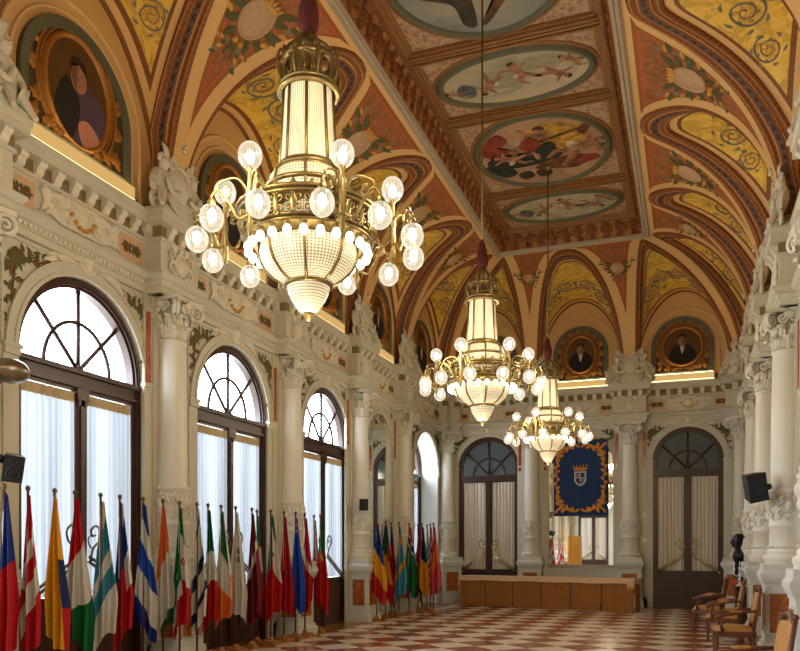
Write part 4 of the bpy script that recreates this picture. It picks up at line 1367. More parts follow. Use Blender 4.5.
def figs_wings(mb, F, rx, ry):
    S = lambda l: [(a*rx, b*ry) for a, b in l]
    blob(mb, F, S([(-.75,-.2),(-.5,.2),(-.2,.1),(-.15,-.4),(-.2,-.85),(-.35,-.8),(-.4,-.45)]), .033, 1)
    blob(mb, F, S([(.05,-.1),(.35,.1),(.4,-.3),(.05,-.75),(-.1,-.88),(-.12,-.8),(.1,-.5)]), .0335, 5)
    blob(mb, F, S([(-.3,.6),(.1,.8),(.5,.5),(.4,.1),(-.1,0),(-.4,.2)]), .034, 0)
    blob(mb, F, S([(.5,-.5),(.8,-.3),(.85,-.1),(.6,-.2)]), .034, 8)
    putto(mb, F, .4*rx, .2*ry, 1.2, .4, .036); putto(mb, F, -.4*rx, .4*ry, 1.0, 2.4, .046)
cloud = [(.3, lin(126,122,104)), (.5, lin(176,164,134)), (.7, lin(192,172,136))]
pinks = [(.3, lin(128,116,100)), (.48, lin(172,130,100)), (.7, lin(184,160,118))]
blues = [(.3, lin(100,106,104)), (.5, lin(130,132,124)), (.7, lin(160,148,124))]
kp = (sky_paint('painted_pale_sky', cloud), figs_putti); kb = (sky_paint('painted_pink_sky', pinks, .9), figs_boat); kw = (sky_paint('painted_blue_sky', blues, .8), figs_wings)
PL = [('small', 'narrow oval ceiling painting of floating cherubs nearest the end wall'), ('boat', 'large oval ceiling painting of a dark boat with red drapery'),
      ('small', 'narrow oval painting of cherubs between the two large ceiling ovals'), ('wings', 'large oval ceiling painting with dark wings at the top edge'),
      ('small', 'narrow oval cherub painting overhead beyond the top edge'), ('boat', 'large oval ceiling painting above the viewpoint'), ('small', 'narrow oval cherub painting behind the viewpoint')]
for i in range(7):
    ya, yb = edges[i], edges[i+1]
    k, lb = PL[i]
    ry = abs(ya-yb)/2 - (.36 if k == 'small' else .30)
    oval_painting((ya+yb)/2, ry, 1.27, {'small': kp, 'boat': kb, 'wings': kw}[k], lb)
# ------------------------------------------------------------------ portraits over the cornice
M['giltdark'] = plain('dark_gilt_leaf', lin(164,108,44), .45, metal=.3, var=.4, scale=18)
PCAN = [M['greengrey'], M['beigeline']]
dark_ground = plain('dark_painted_ground', lin(74,56,34), .5, var=.3, scale=3)
dark_ring = plain('umber_portrait_ground', lin(92,62,28), .45, var=.35, scale=3)
skin_p = flat('portrait_skin', 160,110,78); coat_p = flat('portrait_dark_coat', 34,28,24); hair_p = flat('portrait_hair', 52,36,24)
shade_p = flat('portrait_shadow_tone', 118,78,54); shirt_p = flat('portrait_white_shirt', 206,192,160); purple_p = flat('portrait_purple_robe', 84,62,78); rose_p = flat('portrait_rose_cloth', 186,124,100)
def portrait(F, uc, hw, zc, z0, oval, robe, label):
    G = lambda a, b, c=0.0: F(uc + a, b, c)
    ap = [(-hw, z0)] + arch_pts(0, hw, zc, 32) + [(hw, z0)]
    cv = MB(); cv.prism(G, ap, .004, .03)
    o = cv.build('portrait_painting', [dark_ground]); tag(o, label, 'painting')
    bd = MB()
    n = len(ap)
    inn = [(-hw+.13, z0)] + arch_pts(0, hw-.13, zc, 32) + [(hw-.13, z0)]
    vs = [G(a, b, .03) for a, b in ap] + [G(a, b, .075) for a, b in ap] + [G(a, b, .06) for a, b in inn] + [G(a, b, .03) for a, b in inn]
    bd.add(vs, [(k*n+i, k*n+i+1, (k+1)*n+i+1, (k+1)*n+i) for k in range(3) for i in range(n-1)], 0)
    bd.fbox(G, -hw, z0, .03, hw, z0+.05, .08, 0)
    bd.build('arched_border', [M['greengrey']], o)
    cy = (z0 + zc + hw)/2 - .03
    rx, ry = oval
    fr = MB()
    ringo(fr, G, 0, cy, rx+.035, ry+.035, .085, .03, .05, 0, 44)
    ringo(fr, G, 0, cy, rx+.11, ry+.11, .035, .03, .025, 0, 44)
    fr.build('gilt_oval_frame', [M['giltdark']], o)
    gl = MB()
    gl.tube([G((rx+.165)*math.cos(2*PI*i/40), cy + (ry+.165)*math.sin(2*PI*i/40), .036) for i in range(41)], .02, 5, cap=False)
    for i in range(30):
        a = 2*PI*(i+.5)/30
        x, y = (rx+.18)*math.cos(a), cy + (ry+.18)*math.sin(a)
        if y < z0+.12: continue
        lim = math.hypot(x, max(0, y-zc))
        if lim > hw-.14: continue
        ln = min(.2, max(.1, hw-.08-lim))
        leaf(gl, G, x, y, a + (.9 if i % 2 else -.9), ln, .10, 0, .04, .035)
    for s in (-1, 1):
        for k in range(3): leaf(gl, G, s*(hw-.2-.16*k), z0+.1, PI/2+s*(.3+.5*k), .26, .13, 0, .04, .035)
        spiral(gl, G, s*(rx*.62), z0+.13, .06, 1.3, 0, s, .016, 0, .05)
    gl.build('gilt_leaf_border', [M['giltdark']], o)
    pic = MB()
    pic.add([G(0, cy, .036)] + [G(rx*math.cos(2*PI*i/40), cy+ry*math.sin(2*PI*i/40), .036) for i in range(40)], [(0, 1+i, 1+(i+1)%40) for i in range(40)], 0)
    k = ry/.5*1.12
    T = lambda l: [(a*k, cy + b*k) for a, b in l]
    if robe:
        blob(pic, G, T([(-.30,-.38),(-.34,-.08),(-.16,.12),(.08,.12),(.24,-.1),(.28,-.36),(.0,-.44)]), .038, 5)
        blob(pic, G, T([(-.02,-.1),(.12,.1),(.26,-.12),(.28,-.36),(.08,-.42)]), .040, 1)
        blob(pic, G, T([(-.26,-.30),(-.12,-.20),(.0,-.26),(-.04,-.42),(-.18,-.42)]), .042, 6)
    else:
        blob(pic, G, T([(-.30,-.40),(-.28,-.10),(-.12,.06),(.12,.06),(.30,-.12),(.30,-.40),(.0,-.46)]), .038, 1)
        blob(pic, G, T([(-.05,.06),(.05,.06),(.015,-.16),(-.02,-.16)]), .040, 4)
    blob(pic, G, T([(-.09,.16),(-.08,.05),(.0,.0),(.08,.05),(.09,.18),(.0,.28)]), .042, 2)
    blob(pic, G, T([(-.105,.19),(-.08,.28),(.0,.315),(.08,.28),(.105,.19),(.05,.245),(-.05,.245)]), .043, 3)
    blob(pic, G, T([(.015,.26),(.085,.22),(.085,.10),(.03,.01),(.02,.1)]), .0424, 7)
    for s in (-1, 1): pic.add([G(s*.035*k+.011*k*math.cos(2*PI*i/8), cy+.165*k+.006*k*math.sin(2*PI*i/8), .0435) for i in range(8)], [tuple(range(8))], 3)
    pic.add([G(a*k, cy+b*k, .0436) for a, b in ((-.024,.072),(.026,.074),(.018,.064),(-.016,.063))], [(0,1,2,3)], 7)
    pic.add([G(a*k, cy+b*k, .0436) for a, b in ((0,.16),(.018,.105),(-.004,.105))], [(0,1,2)], 7)
    pic.build('painted_sitter', [dark_ring, coat_p, skin_p, hair_p, shirt_p, purple_p, rose_p, shade_p], o)
    # lit sill in front
    lb = MB()
    lb.fbox(G, -hw-.02, 6.335, .03, hw+.02, 6.555, .13)
    q = lb.build('sill_light', [M['beigeline']]); tag(q, 'glowing sill light under the ' + label, 'lamp')
    em = MB()
    em.fbox(G, -hw, 6.345, .13, hw, 6.385, .142)
    em.build('lit_strip', [M['led']], q)
    em3 = MB(); em3.fbox(G, -hw+.03, 6.555, .085, hw-.03, 6.562, .12); em3.build('upper_strip', [M['ledtop']], q)
    em2 = MB(); em2.fbox(G, -hw, 6.388, .13, hw, 6.552, .136); em2.build('diffuser', [M['leddim']], q)
M['leddim'] = emit('lit_diffuser', (1.0, .60, .20, 1), .62)
PB = 6.575
LLAB = ['left wall portrait in the far corner', 'left wall portrait above the wall mirror', 'left wall portrait above the third window',
        'left wall portrait behind the big chandelier', 'portrait of a man in purple above the first window', 'left wall portrait lunette beside the viewpoint']
for i in range(6):
    b = SL.bays[i]
    portrait(FL, (b['f0']+b['f1'])/2, PHW(b), PZ(b), PB, (.52, .64) if PHW(b) > .85 else (.42, .52), i == 4, LLAB[i])
    b = SR.bays[i]
    portrait(FR, (b['f0']+b['f1'])/2, PHW(b), PZ(b), PB, (.46, .58) if PHW(b) > .85 else (.38, .5), False,
             'right wall portrait lunette ' + ['nearest the end wall', 'second from the end wall', 'third from the end wall', 'fourth from the end wall', 'beside the viewpoint', 'behind the viewpoint'][i])
ELAB = ['end wall portrait partly behind the middle chandelier', 'end wall oval portrait above the hanging banner', 'end wall round portrait above the right door']
for i in range(3):
    b = SE.bays[i]
    portrait(FE, (b['f0']+b['f1'])/2 + (0, 0, -.02)[i], .79 + .04*(i == 2), 8.16-.79-.04*(i == 2), PB, ((.42,.5), (.40,.50), (.50,.50))[i], False, ELAB[i])

# ------------------------------------------------------------------ cherub groups on the cornice
def skin(verts, edges, radii, levels=2):
    me = bpy.data.meshes.new('tmp'); me.from_pydata(verts, edges, [])
    o = bpy.data.objects.new('tmp', me); COL.objects.link(o)
    md = o.modifiers.new('s', 'SKIN'); md.use_smooth_shade = True
    sl = me.skin_vertices[0].data
    for i, r in enumerate(radii):
        r = r if isinstance(r, tuple) else (r, r)
        sl[i].radius = r; sl[i].use_root = (i == 0)
    sb = o.modifiers.new('d', 'SUBSURF'); sb.levels = levels; sb.render_levels = levels
    dg = bpy.context.evaluated_depsgraph_get()
    ev = o.evaluated_get(dg); m2 = ev.to_mesh()
    vs = [tuple(v.co) for v in m2.vertices]; fs = [tuple(p.vertices) for p in m2.polygons]
    ev.to_mesh_clear()
    bpy.data.objects.remove(o); bpy.data.meshes.remove(me)
    return vs, fs
def cherub(mb, s):
    """seated child figure, s = side it sits on; local x along the wall, -y to the room"""
    V = [(.36*s,-.14,.20), (.37*s,-.16,.36), (.35*s,-.17,.50), (.33*s,-.18,.58), (.31*s,-.20,.68), (.305*s,-.21,.75),
         (.25*s,-.19,.53), (.16*s,-.24,.44), (.10*s,-.22,.56), (.46*s,-.16,.52), (.55*s,-.20,.40), (.50*s,-.28,.30),
         (.30*s,-.30,.22), (.28*s,-.36,.06), (.25*s,-.42,.0), (.46*s,-.28,.22), (.54*s,-.34,.08), (.57*s,-.40,.0)]
    E = [(0,1),(1,2),(2,3),(3,4),(4,5),(2,6),(6,7),(7,8),(2,9),(9,10),(10,11),(0,12),(12,13),(13,14),(0,15),(15,16),(16,17)]
    R = [.10,.11,.10,.05,.095,.07,.055,.042,.035,.055,.042,.035,.072,.045,.035,.072,.045,.035]
    vs, fs = skin(V, E, R, 2)
    mb.add(vs, fs, 0, True)
    # curls and a little face
    for k in range(7):
        a = PI*k/6
        mb.ball((.31*s + .085*math.cos(a), -.185, .72 + .07*math.sin(a)), .035, .04, .035, 7, 5)
    mb.ball((.308*s, -.305, .69), .016, .02, .016, 6, 4)
    for e in (-1, 1): mb.ball((.308*s+e*.035, -.288, .715), .012, .01, .01, 6, 4)
def sculpture(name, label):
    t = thing(name, label, 'sculpture', group='cherub groups on the cornice')
    b = MB()
    b.box(-.50, -.34, 0, .50, -.02, .05); b.box(-.40, -.30, .05, .40, -.02, .10); b.box(-.20, -.26, .10, .20, -.02, .26)
    for s in (-1, 1):
        spiral(b, IDF, s*.52, .10, .10, 1.6, PI/2, -s, .04, 0, .22)
        curve(b, IDF, [(s*.2,.30),(s*.34,.16),(s*.5,.03)], .05, 0, .2)
        leaf(b, IDF, s*.5, .16, PI/2-s*.5, .26, .13, 0, .08, .2)
    b.build('base', [M['statue']], t)
    sh = MB()
    disc(sh, IDF, 0, .48, .19, .24, .24, 0, 22, .09)
    ringo(sh, IDF, 0, .48, .21, .26, .08, .20, .07, 0, 26)
    sh.box(-.16, -.24, .26, .16, -.02, .72)
    for s in (-1, 1):
        spiral(sh, IDF, s*.20, .72, .09, 1.5, PI/2, s, .035, 0, .24)
        spiral(sh, IDF, s*.2, .24, .08, 1.5, PI/2, -s, .03, 0, .26)
        leaf(sh, IDF, s*.1, .22, -PI/2+s*.9, .26, .12, 0, .06, .24)
        leaf(sh, IDF, s*.2, .8, PI/2-s*.9, .22, .12, 0, .05, .2)
    sh.build('shield', [M['statue']], t)
    bu = MB()
    vs, fs = skin([(0,-.15,.74),(0,-.16,.86),(0,-.17,.93),(0,-.20,1.03),(0,-.20,1.12),(-.16,-.14,.78),(.16,-.14,.78)],
                  [(0,1),(1,2),(2,3),(3,4),(0,5),(0,6)], [.13,.09,.06,.115,.085,.08,.08])
    bu.add(vs, fs, 0, True)
    for k in range(9):
        a = -.3 + (PI+.6)*k/8
        bu.ball((.105*math.cos(a), -.17, 1.06+.10*math.sin(a)), .045, .06, .045, 7, 5)
    bu.ball((0, -.325, 1.03), .018, .03, .026, 6, 4)
    for e in (-1, 1): bu.ball((e*.042, -.305, 1.065), .016, .012, .012, 6, 4)
    bu.ball((0, -.31, .965), .05, .04, .035, 8, 5)
    bu.build('bust', [M['statue']], t)
    for s in (-1, 1):
        c = MB(); cherub(c, s); c.build('cherub', [M['statue']], t)
    for s in (-1, 1):
        gar = MB()
        curve(gar, IDF, [(s*.12,.34),(s*.28,.30),(s*.36,.44)], .045, 0, .30)
        gar.build('garland', [M['statue']], t)
    return t
zs_ = 6.342
LS = ['white cherub and bust group on the left cornice beside the far corner lunette', 'white cherub group on the left cornice, third from the camera', 'white cherub group on the left cornice above the column between windows two and three',
      'large white cherub group on the left cornice just left of the big chandelier', 'white cherub group at the top left edge of the view', 'left cornice cherub group behind the viewpoint']
RS = ['white cherub group on the right cornice nearest the end wall', 'second white cherub group from the end wall on the right cornice', 'third white cherub group from the end wall on the right cornice',
      'white cherub group on the right cornice at the right edge', 'right cornice cherub group beside the viewpoint', 'right cornice cherub group behind the viewpoint']
sc0 = sculpture('cherub_sculpture', 'white cherub and bust group on the end cornice between the two portrait lunettes')
sc0.location = (COLX[1], -.10, zs_); sc0.scale = (1.08, .95, 1.06)
dup(sc0, (COLX[0], -.10, zs_), 0, 'white cherub and bust group on the end cornice behind the middle chandelier')
for y, lb in zip(COLY, LS): dup(sc0, (.10, y, zs_), PI/2, lb)
for y, lb in zip(COLY, RS): dup(sc0, (W-.10, y, zs_), -PI/2, lb)
dup(sc0, (.34, -.34, zs_), PI/4, 'white cherub group on the cornice in the left far corner').scale = (.72, .72, .8)
dup(sc0, (W-.34, -.34, zs_), -PI/4, 'white cherub group on the cornice in the right far corner').scale = (.72, .72, .8)

# ------------------------------------------------------------------ chandeliers
def smooth3(P, per=5):
    P = [P[0]] + list(P) + [P[-1]]
    out = []
    for i in range(1, len(P)-2):
        for k in range(per):
            t = k/per
            p0, p1, p2, p3 = P[i-1], P[i], P[i+1], P[i+2]
            out.append(.5*((2*p1)+(p2-p0)*t+(2*p0-5*p1+4*p2-p3)*t*t+(3*p1-p0-3*p2+p3)*t**3))
    return out + [P[-1]]
def make_chandelier(name, label):
    """origin at the bottom finial"""
    t = thing(name, label, 'chandelier', group='gilt crystal chandeliers')
    H = 9.80 - 3.44
    r = MB(); r.tube([(0,0,2.44),(0,0,H-.05)], .013, 8); r.lathe([(.09,H-.0),(.09,H-.03),(.04,H-.07),(.013,H-.1)], 16)
    r.build('rod', [M['bronze']], t)
    ts = MB()
    ts.lathe([(.012,2.70),(.03,2.67),(.052,2.62),(.045,2.565),(.06,2.54),(.078,2.47),(.085,2.39),(.08,2.32),(.05,2.26),(.0,2.25)], 18)
    ts.build('velvet_tassel', [M['velvet']], t)
    cr = MB()
    for z, rr in ((1.84,.215),(1.79,.235),(2.04,.20)):
        cr.lathe([(rr-.02,z-.018),(rr+.006,z-.018),(rr+.018,z),(rr+.006,z+.018),(rr-.02,z+.018)], 28)
    for k in range(8):
        a = 2*PI*k/8
        F = frame((0,0,0),(math.cos(a),math.sin(a),0),(0,0,1),(-math.sin(a),math.cos(a),0))
        curve(cr, F, [(.215,1.84),(.20,1.95),(.20,2.05),(.16,2.14),(.07,2.22),(.03,2.30)], .014, 0, 0, 20)
        curve(cr, F, [(.21,1.82),(.25,1.92),(.255,2.02),(.225,2.09),(.19,2.05),(.21,2.0)], .012, 0, 0, 20)
        leaf(cr, F, .19, 2.02, PI/2-.1, .12, .06, 0, .02, 0)
        G = frame((.2*math.cos(a+PI/8),.2*math.sin(a+PI/8),1.93),(-math.sin(a+PI/8),math.cos(a+PI/8),0),(0,0,1),(math.cos(a+PI/8),math.sin(a+PI/8),0))
        ringo(cr, G, 0, 0, .055, .085, .02, 0, .02, 0, 16)
    cr.lathe([(.0,2.34),(.03,2.30),(.05,2.24),(.03,2.18),(.02,2.0)], 12)
    cr.build('crown', [M['bronze']], t)
    ln = MB()                                                   # lantern of crystal strings
    ln.lathe([(.222,1.18),(.20,1.50),(.185,1.80)], 32)
    ln.build('crystal_lantern', [M['crystal_long']], t)
    lf = MB()
    for k in range(8):
        a = 2*PI*(k+.5)/8
        lf.tube([(.228*math.cos(a),.228*math.sin(a),1.16),(.206*math.cos(a),.206*math.sin(a),1.5),(.192*math.cos(a),.192*math.sin(a),1.82)], .013, 5)
    lf.lathe([(.20,1.14),(.245,1.15),(.255,1.175),(.24,1.20),(.21,1.21)], 32)
    lf.build('lantern_frame', [M['bronze']], t)
    dr = MB(); dr.lathe([(.25,.86),(.315,.92),(.33,1.0),(.31,1.09),(.25,1.15)], 40); dr.build('crystal_drum', [M['crystal']], t)
    df = MB()
    for z, rr in ((.87,.26),(1.13,.265),(1.0,.335)):
        df.lathe([(rr-.015,z-.02),(rr+.012,z-.014),(rr+.02,z),(rr+.012,z+.014),(rr-.015,z+.02)], 36)
    for k in range(8):
        a = 2*PI*(k+.5)/8
        df.tube([(q*math.cos(a), q*math.sin(a), z) for q, z in ((.258,.86),(.322,.92),(.337,1.0),(.317,1.09),(.258,1.15))], .012, 5)
    df.build('drum_frame', [M['bronze']], t)
    gl = MB()                                                   # pierced gallery
    for z, rr in ((.60,.50),(.82,.56),(.79,.545),(.63,.51)):
        gl.lathe([(rr-.02,z-.015),(rr+.01,z-.012),(rr+.018,z),(rr+.01,z+.012),(rr-.02,z+.015)], 48)
    for k in range(24):
        a = 2*PI*k/24
        G = frame((.53*math.cos(a),.53*math.sin(a),.71),(-math.sin(a),math.cos(a),0),(.05*math.cos(a),.05*math.sin(a),1),(math.cos(a),math.sin(a),0))
        for s in (-1, 1):
            spiral(gl, G, s*.034, .035, .042, 1.4, PI/2, s, .010, 0, 0, n=18); spiral(gl, G, s*.034, -.045, .036, 1.4, -PI/2, -s, .009, 0, 0, n=16)
        leaf(gl, G, 0, -.07, PI/2, .15, .05, 0, .02, .005)
        leaf(gl, G, 0, .10, PI/2, .07, .06, 0, .015, .0)
    gl.lathe([(.27,.86),(.36,.80),(.46,.80),(.54,.81)], 40)
    gl.lathe([(.50,.60),(.44,.575),(.40,.56)], 40)
    gl.build('pierced_gallery', [M['bronze']], t)
    bw = MB()
    bw.lathe([(.185,.27),(.27,.32),(.34,.39),(.375,.46),(.385,.52),(.38,.56)], 48); bw.build('crystal_bowl', [M['crystal']], t)
    bf = MB()
    for k in range(8):
        a = 2*PI*(k+.5)/8
        bf.tube([((q+.006)*math.cos(a), (q+.006)*math.sin(a), z) for q, z in ((.185,.27),(.27,.32),(.34,.39),(.375,.46),(.385,.52),(.38,.58))], .013, 5)
    bf.lathe([(.17,.25),(.19,.255),(.20,.27),(.19,.285),(.175,.29)], 32)
    bf.build('bowl_frame', [M['bronze']], t)
    cu = MB(); cu.lathe([(.03,.03),(.08,.07),(.13,.14),(.16,.20),(.17,.25)], 32); cu.build('crystal_cup', [M['crystal']], t)
    fi = MB(); fi.lathe([(0,-.02),(.022,-.005),(.03,.015),(.045,.03),(.05,.045),(.03,.05)], 16); fi.build('finial', [M['bronze']], t)
    for k in range(24):
        a = 2*PI*(k+.5)/24
        b = MB(); b.ball((.475*math.cos(a), .475*math.sin(a), .525), .034, .034, .042, 9, 6); o = b.build('candle_bulb', [M['smallbulb']], t)
        c = MB(); c.lathe([(.022,.56),(.03,.575),(.03,.61)], 8, (.475*math.cos(a), .475*math.sin(a), 0)); c.build('bulb_collar', [M['bronze']], o)
    for k in range(6):                                          # six branches, three globes each
        a = math.radians(18 + 60*k)
        br = MB()
        F = frame((0,0,0),(math.cos(a),math.sin(a),0),(0,0,1),(-math.sin(a),math.cos(a),0))
        curve(br, F, [(.50,.74),(.54,.88),(.61,.92),(.67,.84),(.67,.74)], .016, 0, 0, 24)
        curve(br, F, [(.52,.68),(.58,.58),(.64,.60),(.67,.70)], .013, 0, 0, 18)
        spiral(br, F, .60, .80, .06, 1.5, 0, 1, .012, 0, 0)
        br.lathe([(.0,.42),(.018,.46),(.028,.52),(.016,.56),(.03,.62),(.02,.68),(.028,.74),(.018,.82),(.014,.90),(.03,.92),(.022,.94)], 10, (.67*math.cos(a), .67*math.sin(a), 0))
        spots = [(.67, 0, 1.02, 1)]
        for s in (-1, 1):
            aa = a + s*math.radians(15)
            q0 = V3((.67*math.cos(a), .67*math.sin(a), .60)); q1 = V3((.86*math.cos(aa), .86*math.sin(aa), .66))
            mid = (q0+q1)/2
            br.tube(smooth3([q0, q0.lerp(mid,.6)+V3((0,0,-.06)), mid+V3((0,0,.02)), mid.lerp(q1,.6)+V3((0,0,.11)), q1+V3((0,0,.06)), q1]), .011, 6)
            br.tube(smooth3([q0+V3((0,0,.14)), q0.lerp(mid,.5)+V3((0,0,.22)), mid+V3((0,0,.22)), mid.lerp(q1,.7)+V3((0,0,.15)), mid.lerp(q1,.6)+V3((0,0,.08)), mid.lerp(q1,.1)+V3((0,0,.08)), mid.lerp(q1,.1)+V3((0,0,.14)), mid.lerp(q1,.4)+V3((0,0,.15))]), .009, 5)
            br.lathe([(.012,.04),(.03,.02),(.034,-.01),(.03,-.03)], 10, tuple(q1))
            spots.append((.86, s*math.radians(15), .56, -1))
        b = br.build('branch', [M['bronze']], t)
        for rr, da, z, up in spots:
            c = ((rr)*math.cos(a+da), (rr)*math.sin(a+da), z)
            g = MB()
            R = .088
            g.lathe([(R*math.sin(PI*(.10+.88*j/12)), -up*R*1.12*math.cos(PI*(.10+.88*j/12))) for j in range(13)], 24, c)
            g.build('glass_globe', [M['globe']], b)
            e = MB(); e.ball((c[0], c[1], c[2]-up*.015), .034, .034, .05, 10, 7); e.build('globe_bulb', [M['bulb']], b)
    return t
CHY = [-17.95, -12.35, -6.67]
ch = make_chandelier('chandelier', 'largest and nearest gilt crystal chandelier, at upper left')
ch.location = (W/2+.0, CHY[0], 3.44)
dup(ch, (W/2+.0, CHY[1], 3.44), 0, 'middle crystal chandelier hanging by a long rod with a red tassel')
dup(ch, (W/2+.0, CHY[2], 3.44), 0, 'farthest and smallest crystal chandelier in front of the blue banner')
dup(ch, (W/2+.0, -23.6, 3.44), 0, 'unseen crystal chandelier added for light above the viewpoint')  # out of view, added to light the near end of the room
# ------------------------------------------------------------------ camera maths: a pixel column at distance X from the left wall
CX, CY, CZ = 7.25, -23.6, 1.6
PSI = math.atan(290/790); FPX = 790.0
def y_at(px, X):
    t = (px-400)/FPX
    dx = -math.sin(PSI) + t*math.cos(PSI); dy = math.cos(PSI) + t*math.sin(PSI)
    return CY + (X-CX)/dx*dy

# ------------------------------------------------------------------ flags
C = dict(red=(186,28,34), darkred=(112,26,34), white=(214,208,196), blue=(24,52,128), navy=(22,34,86), green=(22,104,56), dgreen=(28,84,52), yellow=(226,158,30),
         orange=(222,108,44), teal=(56,134,150), sky=(70,150,184), black=(26,26,28), royal=(26,70,168), cream=(214,202,180), pink=(196,70,84))
def flag_mat(name, ramp, k, side=None):
    t = NT('flag_' + name)
    _, s, q = t.uv('A')
    v = t.m('ADD', q, t.m('MULTIPLY', t.m('SUBTRACT', s, .5), k))
    n = t.noise(t.obj(), 7, 2)
    v = t.m('ADD', v, t.m('MULTIPLY', t.m('SUBTRACT', n, .5), .05))
    col = t.ramp(v, [(p, lin(*C[c])) for p, c in ramp], 'CONSTANT')
    if side:
        thr, r2, k2 = side
        v2 = t.m('ADD', q, t.m('MULTIPLY', t.m('SUBTRACT', s, .5), k2))
        col2 = t.ramp(v2, [(p, lin(*C[c])) for p, c in r2], 'CONSTANT')
        col = t.mix(t.m('GREATER_THAN', t.m('ADD', s, t.m('MULTIPLY', t.m('SUBTRACT', q, .5), -.18)), thr), col, col2)
    a = t.n('ShaderNodeBsdfDiffuse'); t.put(a.inputs[0], col)
    b = t.n('ShaderNodeBsdfTranslucent'); t.put(b.inputs[0], col)
    c = t.n('ShaderNodeBsdfGlossy'); c.inputs['Roughness'].default_value = .45; c.inputs[0].default_value = (.5,.5,.5,1)
    m1 = t.n('ShaderNodeMixShader'); m1.inputs[0].default_value = .18
    t.t.links.new(a.outputs[0], m1.inputs[1]); t.t.links.new(b.outputs[0], m1.inputs[2])
    m2 = t.n('ShaderNodeMixShader'); m2.inputs[0].default_value = .05
    t.t.links.new(m1.outputs[0], m2.inputs[1]); t.t.links.new(c.outputs[0], m2.inputs[2])
    return t.done(m2.outputs[0])
def make_flag(i, name, label, X, Y, ramp, k=.3, side=None, emblem=None, width=.34, bottom=.42, lean=0.0, ang=None, top=2.30, group='row of national flags'):
    rnd = random.Random(100+i)
    t = thing('flag', label, 'flag', (X, Y, 0), 0, group); t.scale = (1, 1, .957); k *= .45
    p = MB(); p.lathe([(.0,.05),(.016,.05),(.015,1.2),(.013,2.33),(.0,2.335)], 8); p.build('pole', [M['poleW']], t)
    f = MB(); f.lathe([(.010,2.32),(.018,2.33),(.012,2.34),(.024,2.355),(.028,2.37),(.022,2.39),(.006,2.402),(0,2.405)], 10); f.build('finial', [M['darkgold']], t)
    b = MB(); bh = .14 if group == 'row of national flags' and i not in (13, 14, 19, 20) else .075
    b.box(-bh,-bh,0,bh,bh,.06); b.box(-bh*.8,-bh*.8,.06,bh*.8,bh*.8,.085); b.lathe([(.05,.08),(.05,.11),(.03,.14),(.0,.14)], 12); b.build('flag_base', [M['oak']], t)
    ax = math.radians(25 + rnd.uniform(-16, 16)) if ang is None else math.radians(ang)   # plan direction of the cloth's spread
    e1 = V3((math.cos(ax), math.sin(ax), 0)); e2 = V3((-e1.y, e1.x, 0))
    nf = rnd.choice((2.0, 2.4, 2.8)); ph = rnd.uniform(0, 6.28); ph2 = rnd.uniform(0, 6.28)
    peak = rnd.uniform(.35, .7)
    def cloth(s, q):
        # q 0 top .. 1 bottom, s across
        drop = top - bottom - .26*(s if peak < .5 else 1-s) - .05*math.sin(6*s+ph)
        w = width*(.14 + .86*min(1, (q/.72))**1.15)*(1 - .16*max(0, q-.72)/.28)
        x = w*(s - .42 + lean*q)
        amp = .012 + .045*min(1, q*1.6)
        y = amp*math.sin(2*PI*nf*s + ph + .9*q) + .02*math.sin(3*q+ph2)
        zz = top - drop*q - .05*(1-q)*abs(s-.4)
        return V3((0,0,zz)) + e1*(x + .02) + e2*(y - .02)
    c = MB()
    c.grid(lambda s, q: tuple(cloth(s, q)), 40, 26, 0, True, uv=lambda s, q: (s, q))
    co = c.build('cloth', [flag_mat(name, ramp, k, side)], t)
    # hem cord down the staff
    h = MB(); h.tube([(0,0,top), (.0,-.016,top-.4), (.0,-.016,top-1.0)], .006, 5); h.build('hoist_cord', [M['white']], t)
    if emblem:
        e = MB()
        vdir = V3((CX-X, CY-Y, 0)).normalized()
        sg = 1 if e2.dot(vdir) > 0 else -1
        for kind, s0, q0, r, m in emblem:
            G = lambda a, bb, cc=0.0: tuple(cloth(min(1,max(0,s0 + a/.34)), min(1,max(0,q0 - bb/1.8))) + e2*sg*(.008+cc))
            if kind == 'disc': disc(e, G, 0, 0, r, r, 0, m, 14)
            elif kind == 'ring': ringo(e, G, 0, 0, r, r, r*.4, 0, .004, m, 18)
            elif kind == 'bars':
                for z in (-.075, .075):
                    for x in (-.045, 0, .045):
                        e.add([G(x-.016, z-.05), G(x+.016, z-.05), G(x+.016, z+.05), G(x-.016, z+.05)], [(0,1,2,3)], m)
            elif kind == 'star':
                pts = []
                for j in range(10):
                    a = PI/2 + j*PI/5; rr = r if j % 2 == 0 else r*.42
                    pts.append(G(rr*math.cos(a), rr*math.sin(a)))
                e.add([G(0,0)] + pts, [(0, 1+j, 1+(j+1)%10) for j in range(10)], m)
            elif kind == 'jack':
                for j in range(4):
                    z = -.09+.06*j
                    e.add([G(-.10, z), G(.10, z+.05), G(.10, z+.075), G(-.10, z+.025)], [(0,1,2,3)], 2 if j % 2 else 3)
                e.add([G(-.015,-.14), G(.015,-.14), G(.015,.14), G(-.015,.14)], [(0,1,2,3)], 2)
        e.build('emblem', [EM['black'], EM['green'], EM['red'], EM['white'], EM['yellow'], EM['umber']], t)
    return t
EM = dict(black=flat('emblem_black',28,28,28), green=flat('emblem_green',24,92,46), red=flat('emblem_red',176,30,34), white=flat('emblem_white',216,212,202),
          yellow=flat('emblem_yellow',222,170,50), umber=flat('emblem_umber',112,92,48))
FX = .58
